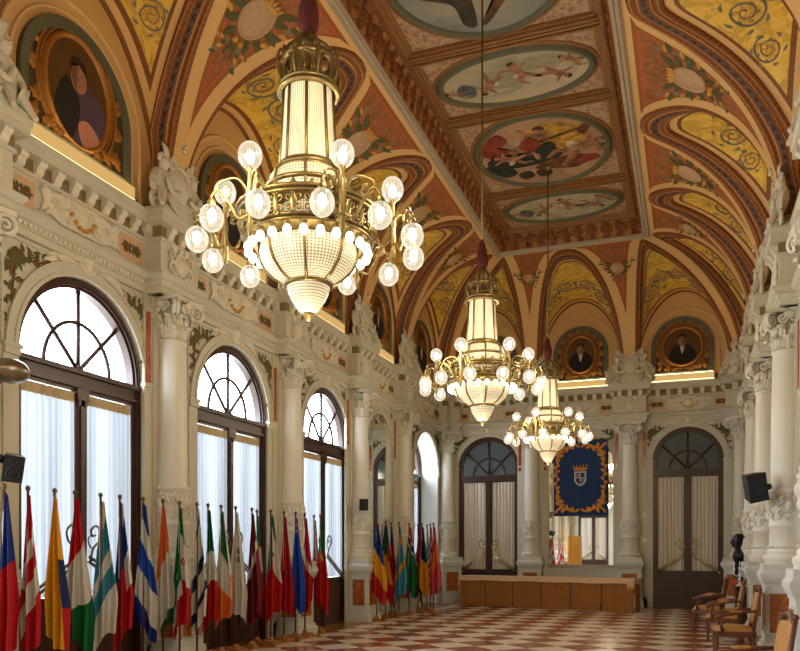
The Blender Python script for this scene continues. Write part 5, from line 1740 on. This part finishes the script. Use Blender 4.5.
ROW = [
 (4,'czech','flag with dark blue upper half and red lower half at the left edge',[(0,'blue'),(.46,'red')],.15,None,None,.30,.42),
 (28,'cross','red flag with a white cross, second from the left',[(0,'red'),(.30,'white'),(.42,'red'),(.56,'white'),(.74,'red')],.5,None,None,.26,.40),
 (54.6,'tricolour_gold','golden yellow flag with blue and red at its right edge',[(0,'yellow')],0,(.80,[(0,'yellow'),(.40,'navy'),(.72,'red')],0),None,.32,.44),
 (75,'rwg','wide red, white and green flag near the left',[(0,'red'),(.36,'white'),(.72,'green')],.55,None,None,.40,.36),
 (100.6,'teal','white flag with broad teal bands',[(0,'cream'),(.20,'teal'),(.44,'white'),(.56,'teal'),(.72,'white')],.5,None,None,.36,.42),
 (119.8,'bluered','flag with blue top, white fold and red bottom, beside the teal and white one',[(0,'blue'),(.50,'red')],.3,(.62,[(0,'white'),(.2,'blue'),(.46,'white'),(.72,'red')],.2),None,.30,.40),
 (143,'bwb','white flag with a broad royal blue band and blue lower edge',[(0,'blue'),(.16,'white'),(.36,'royal'),(.58,'white'),(.84,'blue')],-.35,None,None,.36,.42),
 (163,'owg','orange, white and green flag in front of the first column',[(0,'orange'),(.44,'white'),(.92,'dgreen')],.5,(.84,[(0,'orange'),(.3,'white'),(.5,'dgreen')],0),None,.34,.44),
 (179.6,'gwr_emblem','green, white and red flag with a red round emblem',[(0,'green'),(.62,'white'),(.74,'red')],.9,(.5,[(0,'green'),(.22,'white'),(.60,'red')],-.2),[('ring',.72,.46,.06,2),('disc',.72,.46,.022,2)],.32,.42),
 (197,'bluestripes','white flag with two dark blue stripes',[(0,'white'),(.08,'navy'),(.16,'white'),(.46,'navy'),(.58,'white'),(.76,'navy'),(.84,'white')],.5,None,None,.28,.40),
 (208,'gwr','narrow green, white and red flag between the blue-striped and the orange one',[(0,'green'),(.36,'white'),(.64,'red')],.0,None,None,.27,.40),
 (221,'gwo','green, white and orange flag',[(0,'green'),(.42,'white'),(.74,'orange')],-.5,(.85,[(0,'white'),(.6,'orange')],0),None,.34,.44),
 (235.7,'trigram','white flag with small black bars',[(0,'white')],0,None,[('bars',.42,.42,.1,0)],.34,.48),
 (252,'maroon','dark red flag with a thin white band',[(0,'darkred'),(.40,'white'),(.50,'darkred')],.7,None,None,.32,.36),
 (257,'gyr_narrow','green, amber and red flag close behind the dark red one',[(0,'teal'),(.26,'yellow'),(.60,'red')],.3,(.7,[(0,'green'),(.3,'cream'),(.55,'red')],0),None,.30,.40),
 (270.6,'gwr_eagle','green, white and red flag with a small brown emblem',[(0,'green'),(.46,'red')],.2,(.45,[(0,'green'),(.14,'white'),(.56,'red')],-.3),[('disc',.52,.40,.045,5)],.34,.38),
 (284,'redstar','plain red flag with a dark green star',[(0,'red')],0,None,[('star',.45,.58,.07,1)],.32,.40),
 (295.5,'bluejack','royal blue flag with a small red and white cross corner at the top',[(0,'royal')],0,None,[('jack',.42,.12,.1,2)],.32,.44),
 (305,'rwr','red and white flag with the white across the middle',[(0,'red'),(.44,'white'),(.56,'red')],-.7,None,None,.28,.40),
 (314,'whitered','pale flag turning red at the bottom, next to the last in the long row',[(0,'cream'),(.50,'red')],-.6,None,None,.24,.42),
 (320.5,'greenred','green and red flag with a yellow emblem at the far end of the long row',[(0,'green'),(.36,'red')],.1,None,[('disc',.45,.44,.055,4),('ring',.45,.44,.055,4)],.30,.40),
]
for i, (px, nm, lb, ramp, k, side, emb, wd, bt) in enumerate(ROW):
    make_flag(i, nm, lb, FX - (.25 if i in (14, 19) else 0), y_at(px, FX - (.25 if i in (14, 19) else 0)), ramp, k, side, emb, wd*(.60 if i == 14 else .86), bt)
ROW2 = [
 (376.5,.62,'byr','blue, yellow and red flag nearest in the small far group',[(0,'blue'),(.42,'yellow'),(.74,'red')],-.45,None,None,.46,.40),
 (385.5,.55,'gyr','green, yellow and red flag second in the small far group',[(0,'dgreen'),(.42,'yellow'),(.72,'red')],-.4,(.75,[(0,'blue'),(.24,'red')],0),None,.50,.30),
 (391,.32,'bluewhite','slim blue flag half hidden in the small far group',[(0,'blue'),(.3,'red')],.1,None,None,.22,.55),
 (399,.62,'bluecross','blue flag with a yellow cross in the small far group',[(0,'sky'),(.17,'yellow'),(.29,'sky'),(.56,'yellow'),(.66,'sky')],.4,None,None,.36,.36),
 (409,.64,'rwbg','red, white and green flag in the small far group',[(0,'red'),(.16,'white'),(.20,'navy'),(.30,'white'),(.34,'green')],-.4,None,None,.46,.42),
 (418,.58,'allred','dark red flag left of the blue and yellow one in the small far group',[(0,'red'),(.5,'darkred')],.2,None,None,.34,.36),
 (422,.86,'blueyellow','blue and yellow flag in the small far group',[(0,'navy'),(.32,'yellow')],-.5,(.2,[(0,'navy'),(.5,'yellow')],0),None,.34,.40),
 (427,.66,'lightblue','pale blue and white flag in the small far group',[(0,'white'),(.3,'sky'),(.4,'white'),(.5,'sky'),(.6,'white'),(.7,'sky'),(.85,'white')],.5,None,None,.30,.42),
 (430.3,.98,'redstripes','red and white striped flag in the small far group',[(0,'red'),(.08,'white'),(.14,'red'),(.22,'white'),(.30,'darkred'),(.38,'white'),(.46,'red'),(.54,'white'),(.62,'darkred'),(.7,'white'),(.78,'red'),(.86,'white')],.6,None,None,.32,.36),
 (433.5,1.22,'pinkorange','rose red flag with an amber band at the far end of the small group',[(0,'pink'),(.34,'orange'),(.62,'pink')],.5,None,None,.34,.42),
]
for i, (px, X, nm, lb, ramp, k, side, emb, wd, bt) in enumerate(ROW2):
    make_flag(40+i, nm, lb, X, y_at(px, X), ramp, k, side, emb, wd*.86, bt, ang=(10, 0, 18)[i % 3], group='small far group of flags')
for i, (Y, lb) in enumerate(((-19.4, 'red and white striped flag behind the viewpoint'), (-20.2, 'second red and white striped flag behind the viewpoint'))):
    make_flag(60+i, 'mirror_stripes%d' % i, lb, .6, Y, [(0,'red'),(.15,'white'),(.3,'red'),(.45,'white'),(.6,'red'),(.8,'white')], .8, None, None, .36, .4)

# ------------------------------------------------------------------ long table by the end wall
ta = math.radians(-13.3)
tb = thing('long_table', 'long table with a beige top and brown pleated skirt in front of the end wall', 'table', (3.50, -1.72, 0), ta)
LT, DT, HT = 2.54, .29, .86
tp = MB(); tp.box(-LT, -DT, HT-.05, LT, DT, HT); tp.build('table_top', [M['woodmid']], tb)
rn = MB()
rn.box(-LT-.03, -DT-.03, HT, LT+.03, DT+.03, HT+.015)
def edge_cloth(mb, p, q, h):
    d = V3((q[0]-p[0], q[1]-p[1], 0)); ln = d.length; d.normalize(); nn = V3((d.y, -d.x, 0))
    mb.grid(lambda u, v: tuple(V3((p[0], p[1], HT+.012)) + d*ln*u + nn*(.004+.008*(1-math.cos(u*ln*9))*v + .01*v) + V3((0,0,-h*v*(1+.06*math.sin(u*ln*5))))), 60, 3)
edge_cloth(rn, (-LT-.03, -DT-.03), (LT+.03, -DT-.03), .13); edge_cloth(rn, (LT+.03, -DT-.03), (LT+.03, DT+.03), .13); edge_cloth(rn, (-LT-.03, DT+.03), (-LT-.03, -DT-.03), .13)
rn.build('table_cover', [M['runner']], tb)
def skirt_panel(p, q, nm='skirt_panel'):
    mb = MB()
    d = V3((q[0]-p[0], q[1]-p[1], 0)); ln = d.length; d.normalize(); nn = V3((d.y, -d.x, 0))
    def fn(u, v):
        e = .03*math.exp(-((u-0)/.06)**2) - .03*math.exp(-((u-1)/.05)**2)
        return tuple(V3((p[0], p[1], HT-.01-(HT-.025)*v)) + d*ln*u + nn*(.012 + e*(.4+.6*v) + .012*v*math.sin(u*9+p[0]*3) + .007*math.sin(u*38)))
    mb.grid(fn, 56, 4); mb.build(nm, [M['skirt']], tb)
md = MB(); md.box(-LT+.03, -DT+.02, .03, LT-.03, -DT+.035, HT-.05); md.build('seam_shade_panel', [M['wood']], tb)  # dark board added behind the skirt gaps, stands in for shade in the seams
n = 6
for k in range(n):
    a, b = -LT + 2*LT*k/n + .02, -LT + 2*LT*(k+1)/n - .02
    skirt_panel((a, -DT), (b, -DT))
skirt_panel((LT, -DT), (LT, DT)); skirt_panel((-LT, DT), (-LT, -DT))
for a in (-LT+.06, 0, LT-.06):
    for b in (-DT+.06, DT-.06):
        lg = MB(); lg.box(a-.025, b-.025, 0, a+.025, b+.025, HT-.05); lg.build('leg', [M['iron']], tb)
sf = MB()
sf.box(LT-.16, -DT-.065, HT-.20, LT+.02, -DT-.04, HT-.02)
for k in range(6): sf.tube([(LT-.14+.028*k, -DT-.055, HT-.19), (LT-.145+.03*k, -DT-.06, HT-.28)], .008, 4)
sf.build('cover_corner_fold', [M['runner']], tb)

# ------------------------------------------------------------------ hanging banner with a crest
bn = thing('wall_banner', 'blue hanging banner with gold scroll border and a crowned shield', 'banner', (4.25, -.16, 0))
bc = MB()
bw, b0, b1 = .77, 2.62, 4.80
def bf(u, v): return (-bw + 2*bw*u, -.012*math.sin(u*PI*3)*(1-v) - .02, b0 + (b1-b0)*v)
bc.grid(bf, 30, 12)
bl = NT('blue_velvet'); nz = bl.noise(bl.obj(), 2.2, 3)
bl.bsdf(bl.mix(nz, lin(14,34,70), lin(24,60,110)), .75); M['bluevelvet'] = bl.mat
bc.build('blue_cloth', [M['bluevelvet']], bn)
GB = frame((0,-.035,0),(1,0,0),(0,0,1),(0,-1,0))
go = MB()
for sx in (-1, 1):
    for sz in (-1, 1):
        cxx, czz = sx*(bw-.09), (b0+b1)/2 + sz*((b1-b0)/2-.10)
        G = lambda a, b, c=0.0: GB(cxx - sx*a, czz - sz*b, c)
        curve(go, G, [(.02,.56),(.0,.42),(.05,.30),(.11,.20),(.20,.11),(.32,.08),(.44,.02),(.58,.03)], .032, 0, 0, 40)
        for (a, b, ang, ln, wd) in ((.0,.40,1.2,.13,.06),(.03,.32,.2,.13,.06),(.08,.22,2.6,.13,.06),(.12,.18,.5,.11,.05),(.20,.11,-1.9,.12,.06),(.26,.09,1.2,.12,.06),(.36,.06,.4,.12,.06),(.44,.03,1.3,.11,.05),(.56,.03,.5,.1,.05),(.02,.54,1.0,.1,.05),(.02,.06,-2.3,.10,.05),(.07,.10,.8,.12,.05)):
            leaf(go, G, a, b, ang, ln*1.25, wd*1.6, 0, .015, .004)
        for a, b, r, d in ((.06,.45,.045,-1),(.14,.30,.05,1),(.30,.15,.05,-1),(.46,.09,.04,1),(.05,.08,.04,1)):
            spiral(go, G, a, b, r, 1.5, 0, d, .018, 0, 0)
    zc_ = (b0+b1)/2
    curve(go, GB, [(sx*(bw-.10),zc_-.36),(sx*(bw-.06),zc_-.2),(sx*(bw-.12),zc_),(sx*(bw-.06),zc_+.2),(sx*(bw-.10),zc_+.36)], .018, 0, 0, 24)
    for k in range(6):
        leaf(go, GB, sx*(bw-.09), zc_-.30+.12*k, PI/2 + sx*.9*(-1)**k, .13, .09, 0, .015, .004)
    for e in (-1, 1): spiral(go, GB, sx*(bw-.12), zc_+e*.38, .035, 1.4, 0, sx*e, .016, 0, 0)
go.build('gold_border', [flat('gold_embroidery', 214,142,44)], bn)
cz_ = 3.72
cs = MB()
sh = [(-.17,cz_+.18),(.17,cz_+.18),(.17,cz_-.08),(.11,cz_-.19),(0,cz_-.25),(-.11,cz_-.19),(-.17,cz_-.08)]
cs.prism(GB, sh, 0, .012, 0)
sh2 = [(x*.78, cz_ + (z-cz_)*.8) for x, z in sh]
cs.prism(GB, sh2, .012, .016, 1)
for (x, z, w_, h_, m) in ((-.06,.06,.05,.05,2),(.06,.07,.05,.06,3),(-.05,-.07,.06,.06,3),(.06,-.06,.045,.05,2),(0,0,.03,.11,0),(0,.0,.11,.018,0)):
    cs.prism(GB, [(x-w_,cz_+z-h_),(x+w_,cz_+z-h_),(x+w_*.8,cz_+z+h_),(x-w_*.9,cz_+z+h_)], .016, .019, m)
cs.build('crest_shield', [flat('crest_silver',196,200,200), flat('crest_slate',96,104,116), flat('crest_mauve',150,110,130), flat('crest_dark',42,48,56)], bn)
ck = MB()
ck.prism(GB, [(-.16,cz_+.21),(.16,cz_+.21),(.18,cz_+.26),(-.18,cz_+.26)], 0, .014)
for k in range(5):
    x = -.16+.08*k
    ck.prism(GB, [(x-.038,cz_+.26),(x+.038,cz_+.26),(x+.05*(k-2)*.3,cz_+.35)], 0, .012); ck.ball(GB(x+.05*(k-2)*.3, cz_+.355, .01), .02, .012, .02, 8, 5)
ck.build('crest_crown', [flat('gold_embroidery_b', 216,140,50)], bn)
rd = MB(); rd.tube([(-.84,-.02,4.82),(.84,-.02,4.82)], .018, 8)
for x in (-.84,.84): rd.ball((x,-.02,4.82), .03, .03, .03, 8, 6)
rd.build('banner_rod', [M['bronze']], bn)
for x in (-.6, -.2, .2, .6):
    lp = MB(); lp.box(x-.04, -.045, 4.77, x+.04, .0, 4.845); lp.build('hanging_loop', [M['black']], bn)
for x in (-.75, .75):
    br_ = MB(); br_.box(x-.015, -.02, 4.80, x+.015, .155, 4.835); br_.build('wall_bracket', [M['iron']], bn)

# ------------------------------------------------------------------ armchairs
def make_chair(label):
    """faces -x; origin on the floor under the seat"""
    t = thing('armchair', label, 'chair', group='row of tan armchairs')
    for sx, sy in ((-1,-1),(-1,1),(1,-1),(1,1)):
        lg = MB()
        x, y = sx*.25, sy*.26
        if sx < 0:
            lg.lathe([(.0,.0),(.022,.0),(.03,.03),(.02,.06),(.026,.16),(.032,.27),(.028,.30),(.036,.32),(.036,.40),(0,.40)], 12, (x, y, 0))
        else:
            lg.tube([(x+.05,y,0),(x+.03,y,.15),(x,y,.30),(x,y,.42)], [.022,.026,.03,.03], 8)
        lg.build('leg', [M['woodmid']], t)
    fr = MB()
    for a in ((-.28,-.29,.33,.28,-.24,.41),(-.28,.24,.33,.28,.29,.41),(-.29,-.29,.33,-.24,.29,.41),(.24,-.29,.33,.29,.29,.41)): fr.box(*a)
    for y in (-.22, .22): fr.tube([(-.25,y*1.18,.16),(.26,y*1.18,.16)], .014, 6)
    fr.tube([(0,-.26,.16),(0,.26,.16)], .014, 6)
    fr.build('seat_frame', [M['woodmid']], t)
    st = MB()
    def pad(u, v):
        return (-.285+.57*u, -.285+.57*v, .41 + .085*(max(0, math.sin(PI*u))**.35)*(max(0, math.sin(PI*v))**.35))
    st.grid(pad, 16, 16); st.box(-.285,-.285,.40,.285,.285,.415)
    st.build('seat', [M['tan']], t)
    bk = MB()
    X = lambda z: .25 + .10*max(0, (z-.42))/.62
    for s in (-1, 1):
        bk.tube([(X(.40),s*.25,.40),(X(.70),s*.255,.70),(X(1.0),s*.255,1.0)], [.028,.026,.024], 8)
        bk.ball((X(1.02),s*.255,1.03), .03, .03, .03, 8, 6)
    bk.tube([(X(.98),-.25,.98),(X(1.03),-.12,1.03),(X(1.05),0,1.05),(X(1.03),.12,1.03),(X(.98),.25,.98)], .028, 8)
    bk.tube([(X(.52),-.25,.52),(X(.52),.25,.52)], .022, 6)
    bk.build('back_frame', [M['woodmid']], t)
    bp_ = MB()
    def bpad(u, v):
        z = .54 + .44*v
        return (X(z) - .012 - .04*(max(0, math.sin(PI*u))**.4)*(max(0, math.sin(PI*v))**.4), -.23+.46*u, z)
    bp_.grid(bpad, 12, 12)
    bp_.grid(lambda u, v: (X(.54+.44*v)+.018, -.23+.46*u, .54+.44*v), 4, 4)
    bp_.build('backrest', [M['tan']], t)
    for s in (-1, 1):
        ar = MB()
        ar.tube([(X(.72),s*.265,.71),(.1,s*.285,.70),(-.08,s*.29,.66),(-.20,s*.29,.645),(-.25,s*.29,.62),(-.255,s*.29,.59),(-.22,s*.29,.585)], [.02,.024,.026,.028,.028,.024,.014], 8)
        ar.tube([(-.17,s*.285,.40),(-.19,s*.29,.50),(-.16,s*.29,.58),(-.17,s*.29,.645)], [.03,.022,.02,.024], 8)
        ar.build('armrest', [M['woodmid']], t)
        ap_ = MB(); ap_.ball((.02,s*.288,.705), .11, .03, .022, 10, 6); ap_.build('arm_pad', [M['tan']], t)
    return t
CHL = ['tan upholstered wooden armchair nearest the camera at the lower right corner', 'tan upholstered wooden armchair second from the camera in the right row',
       'tan upholstered wooden armchair third from the camera in the right row', 'farthest tan upholstered wooden armchair, near the right-hand door']
CHP = [(7.72,-15.95,.10),(7.86,-10.75,.03),(7.80,-8.35,-.02),(7.60,-6.3,-.12)]
c0_ = make_chair(CHL[0]); c0_.location = (CHP[0][0], CHP[0][1], 0); c0_.rotation_euler = (0,0,CHP[0][2])
for (x, y, r), lb in zip(CHP[1:], CHL[1:]): dup(c0_, (x, y, 0), r, lb)

# ------------------------------------------------------------------ console with bust and candelabra
cn = thing('console_table', 'dark wooden console table at the far right, under the bust and candelabra', 'table', (8.38, -5.50, 0))
k_ = MB(); k_.box(-.26,-.62,.80,.36,.62,.86); k_.box(-.24,-.60,.76,.36,.60,.80); k_.build('table_top', [M['wood']], cn)
k_ = MB(); k_.box(-.20,-.56,.10,.36,.56,.76); k_.box(-.215,-.5,.18,-.2,-.03,.7); k_.box(-.215,.03,.18,-.2,.5,.7); k_.build('body', [M['wood']], cn)
for sx, sy in ((-.17,-.53),(-.17,.53),(.32,-.53),(.32,.53)):
    lg = MB(); lg.lathe([(0,0),(.03,0),(.045,.05),(.03,.10),(0,.10)], 10, (sx,sy,0)); lg.build('leg', [M['wood']], cn)
BS = .98
bt = thing('bust_sculpture', 'dark bronze bust on the console table at the far right', 'sculpture', (8.22, -5.32, .862))
q = MB(); q.lathe([(.0,0),(.16,0),(.16,.05),(.12,.08),(.10,.12),(.095,.32),(.12,.36),(.13,.40),(.10,.42),(.06,.47),(0,.48)], 20); q.build('socle', [M['darkbronze']], bt)
hd = MB()
SEC = [(.46,.05,.06,0),(.48,.08,.12,0),(.53,.10,.19,0),(.60,.115,.245,0),(.67,.11,.255,0),(.715,.095,.21,0),(.745,.078,.12,0),(.77,.066,.07,-.005),(.80,.062,.064,-.012),
       (.825,.078,.066,-.03),(.85,.094,.072,-.036),(.89,.102,.078,-.032),(.94,.108,.083,-.024),(.99,.110,.086,-.016),(1.04,.106,.083,-.006),(1.08,.088,.068,.0),(1.11,.055,.042,.004),(1.122,.002,.002,.004)]
hd.grid(lambda u, v: (lambda k: (SEC[k][3] + SEC[k][1]*math.cos(2*PI*u), SEC[k][2]*math.sin(2*PI*u), SEC[k][0]))(int(round(v*(len(SEC)-1)))), 28, len(SEC)-1)
curve(hd, frame((0,0,0),(1,0,0),(0,0,1),(0,1,0)), [(-.125,.985),(-.150,.945),(-.160,.922),(-.13,.912)], .016, 0, 0, 9)
for s in (-1, 1):
    hd.ball((-.118,s*.034,.966), .012, .018, .010, 8, 5); hd.ball((-.122,s*.036,.988), .012, .026, .008, 8, 5); hd.ball((-.02,s*.088,.945), .022, .012, .034, 8, 6)
    hd.ball((-.105,s*.045,.925), .025, .022, .024, 8, 6)
    hd.tube([(-.03,s*.10,.735),(-.09,s*.06,.67),(-.11,s*.015,.58)], [.03,.026,.02], 8)
hd.ball((-.125,0,.888), .014, .030, .008, 8, 5); hd.ball((-.118,0,.862), .024, .036, .026, 8, 6)
for k in range(16):
    a = -PI*.55 + 1.1*PI*k/15
    for z, q in ((1.045,.95),(1.085,.72)):
        hd.ball((.0 + .105*q*math.cos(a), .088*q*math.sin(a), z), .028, .028, .026, 7, 5)
hd.build('head', [M['darkbronze']], bt); bt.scale = (BS, BS, BS)
def candelabrum(x, y, label):
    t = thing('candelabrum', label, 'candelabrum', (x, y, .862), 0, 'silver candelabra')
    b = MB()
    b.lathe([(0,0),(.09,0),(.09,.015),(.05,.03),(.025,.06),(.02,.12),(.035,.15),(.018,.18),(.014,.34),(.03,.37),(.03,.39),(0,.39)], 14)
    for k in range(5):
        a = 2*PI*k/5
        F = frame((0,0,0),(math.cos(a),math.sin(a),0),(0,0,1),(-math.sin(a),math.cos(a),0))
        curve(b, F, [(.01,.26),(.07,.20),(.13,.24),(.14,.33)], .009, 0, 0, 14)
        b.lathe([(0,.32),(.03,.33),(.032,.34),(.012,.345),(.016,.37),(.02,.385),(0,.385)], 10, (.14*math.cos(a), .14*math.sin(a), 0))
    b.build('body', [M['white']], t)
    for k in range(6):
        a = 2*PI*k/5; r, z = (.14, .38) if k < 5 else (0, .385)
        c = MB(); c.lathe([(0,z),(.011,z),(.011,z+.12),(0,z+.125)], 8, (r*math.cos(a), r*math.sin(a), 0)); c.build('candle', [M['white']], t)
candelabrum(8.22, -5.74, 'silver candelabrum with white candles in front of the dark bust')
candelabrum(8.40, -6.02, 'silver candelabrum on the near end of the console table')
bx = MB(); bx.ball((0,0,.06), .07, .07, .06, 14, 8); bx.lathe([(.03,0),(.04,.01),(.03,.02)], 10); bx.lathe([(.02,.118),(.015,.13),(.025,.14),(0,.145)], 10)
o = bx.build('red_ornament', [M['redwax']]); o.location = (8.14, -5.56, .861); tag(o, 'small round red ornament on the console beside the bust', 'ornament')

# ------------------------------------------------------------------ loudspeakers and spotlights
def speaker(name, label, loc, rot, w, d, h, mount):
    t = bpy.data.objects.new(name, None); COL.objects.link(t); t.location = loc; t.rotation_euler = rot
    tag(t, label, 'speaker')
    b = MB()
    # front at -y, tapering to the back
    vs = [(-w/2,-d/2,-h/2),(w/2,-d/2,-h/2),(w/2*.72,d/2,-h/2*.86),(-w/2*.72,d/2,-h/2*.86),(-w/2,-d/2,h/2),(w/2,-d/2,h/2),(w/2*.72,d/2,h/2*.9),(-w/2*.72,d/2,h/2*.9)]
    b.add(vs, [(0,3,2,1),(4,5,6,7),(0,1,5,4),(1,2,6,5),(2,3,7,6),(3,0,4,7)])
    b.build('cabinet', [M['black']], t)
    g = MB(); g.box(-w*.44,-d/2-.012,-h*.45,w*.44,-d/2-.001,h*.45)
    F = frame((0,-d/2-.012,0),(1,0,0),(0,0,1),(0,-1,0))
    ringo(g, F, 0, -h*.14, w*.3, w*.3, w*.1, 0, .012, 0, 22); disc(g, F, 0, -h*.14, w*.24, w*.24, .002, 0, 18, .014); ringo(g, F, 0, h*.26, w*.16, w*.14, w*.07, 0, .01, 0, 18)
    g.build('grille', [M['blackmesh']], t)
    m = MB()
    inv = Matrix.Translation(V3(loc)) @ __import__('mathutils').Euler(rot).to_matrix().to_4x4()
    p = inv.inverted() @ V3(mount)
    m.tube([(0,d/2-.03,-h*.1), (0,d/2+.05,-h*.25), p.lerp(V3((0,d/2+.05,-h*.25)),.3), p], .016, 6); m.ball(tuple(p), .05, .05, .05, 10, 6)
    m.build('wall_bracket', [M['black']], t)
    return t
speaker('loudspeaker', 'large tilted black loudspeaker on a bracket at the right wall columns', (8.15, -10.68, 2.55), (.20, -.22, .30), .28, .28, .42, (8.36, -10.53, 2.56))
speaker('loudspeaker', 'small black loudspeaker on the left wall column beside the mirror', (.42, -7.36, 2.62), (.08, 0, .5), .20, .18, .26, (.35, -7.26, 2.64))
speaker('loudspeaker', 'black loudspeaker at the left edge above the flags', (.60, -17.24, 2.47), (.3, .1, .9), .20, .2, .28, (.47, -17.28, 2.56))
sp_ = thing('wall_spotlight', 'pair of polished bronze spotlight shells on the column at the left edge', 'lamp', (.17, -17.4, 3.46))
for nm, c, r in (('spotlight_shell', (.40,.16,.02), (.17,.21,.13)), ('spotlight_shell', (.30,-.05,-.10), (.14,.16,.10))):
    b = MB(); b.ball((0,0,0), *r, 20, 12); o = b.build(nm, [M['bronze_shell'] if 'bronze_shell' in M else M['darkgold']], sp_) if False else b.build(nm, [plain('bronze_shell', lin(132,118,98), .28, metal=.8)], sp_); o.location = c
b = MB(); b.lathe([(.20,-.05),(.235,-.05),(.24,0),(.235,.05),(.20,.05)], 24); b.tube([(.2,.08,0),(.40,.16,.02)], .03, 8); b.build('clamp_ring', [plain('bronze_shell', (0,0,0,1))], sp_)

# ------------------------------------------------------------------ things that show only in the mirrors
fs_ = thing('folding_screen', 'ochre folding screen behind the viewpoint, seen in the end wall mirror', 'screen', (.85, -23.9, 0), math.radians(-65))
for k in range(3):
    a = MB(); s = -1 if k % 2 else 1
    p0, p1 = (-.9+.6*k, .1*s), (-.9+.6*(k+1), -.1*s)
    d = V3((p1[0]-p0[0], p1[1]-p0[1], 0)); ln = d.length; d.normalize(); F = frame((p0[0],p0[1],0), d, (0,0,1), (d.y,-d.x,0))
    a.fbox(F, 0, .05, -.015, ln, 2.45, .015); a.build('screen_panel', [M['giltflat']], fs_)

# light switches by the right door
for z, lb in ((2.62, 'upper white switch plate on the end wall left of the right-hand door'), (1.90, 'lower white switch plate on the end wall left of the right-hand door')):
    b = MB(); b.box(-.045,-.012,-.06,.045,0,.06); b.box(-.015,-.018,-.025,.015,-.012,.025)
    o = b.build('wall_switch', [M['white']]); o.location = (6.03, -.052, z); tag(o, lb, 'switch', 'wall switches')
# ------------------------------------------------------------------ light
def lamp(name, kind, loc, power, col, size=.1, rot=(0,0,0), sy=None, parent=None):
    l = bpy.data.lights.new(name, kind); l.energy = power; l.color = col
    if kind == 'AREA':
        l.shape = 'RECTANGLE'; l.size = size; l.size_y = sy or size
    else: l.shadow_soft_size = size
    o = bpy.data.objects.new(name, l); COL.objects.link(o); o.location = loc; o.rotation_euler = rot
    o['kind'] = 'helper'
    return o
PCH = 28
for y in CHY + [-23.6]:  # last set lights the added chandelier over the camera
    for k in range(6):
        a = math.radians(18+60*k)
        lamp('chandelier_light', 'POINT', (W/2 + .96*math.cos(a), y + .98*math.sin(a), 3.44+(1.16 if k % 2 else .84)), PCH, (1.0, .86, .60), .10)
    lamp('chandelier_light', 'POINT', (W/2, y, 3.26), PCH*.6, (1.0, .86, .60), .08)
w = bpy.data.worlds.new('sky'); SC.world = w; w.use_nodes = True
bg = w.node_tree.nodes['Background']; bg.inputs[0].default_value = (.80, .90, 1.0, 1); bg.inputs[1].default_value = 18
for i in (0, 2, 3, 4, 5, 6, 7):
    c = LOPEN[i][0]
    l = bpy.data.lights.new('window_portal', 'AREA'); l.shape = 'RECTANGLE'; l.size = 2.3; l.size_y = 5.1
    o = bpy.data.objects.new('window_portal', l); COL.objects.link(o)
    o.location = (-.60, -c, 2.55); o.rotation_euler = (0, -PI/2, 0)
    l.size, l.size_y = 5.1, 2.3
    l.cycles.is_portal = True
    o['kind'] = 'helper'
# ground outside
g = MB(); g.box(-30, -L-20, -1.4, -1.05, 20, -1.15); struct('ground_outside', g, plain('outside_paving', lin(190,188,180), .8))

# ------------------------------------------------------------------ camera
cam = bpy.data.cameras.new('camera'); co = bpy.data.objects.new('camera', cam); COL.objects.link(co)
co.location = (CX, CY, CZ); co.rotation_euler = (PI/2, 0, PSI)
cam.sensor_fit = 'HORIZONTAL'; cam.sensor_width = 36.0; cam.lens = 36.0*FPX/800
cam.shift_y = (550.5 - 325.5)/800
cam.clip_start = .05; cam.clip_end = 200
SC.camera = co
SC.view_settings.view_transform = 'Standard'; SC.view_settings.look = 'None'
SC.view_settings.gamma = 1; SC.view_settings.use_curve_mapping = False
SC.view_settings.exposure = 0.18
SC.cycles.max_bounces = 7; SC.cycles.diffuse_bounces = 4; SC.cycles.glossy_bounces = 4; SC.cycles.transparent_max_bounces = 12
SC.cycles.sample_clamp_indirect = 6.0
SC.cycles.caustics_reflective = False; SC.cycles.caustics_refractive = False
bpy.context.view_layer.update()
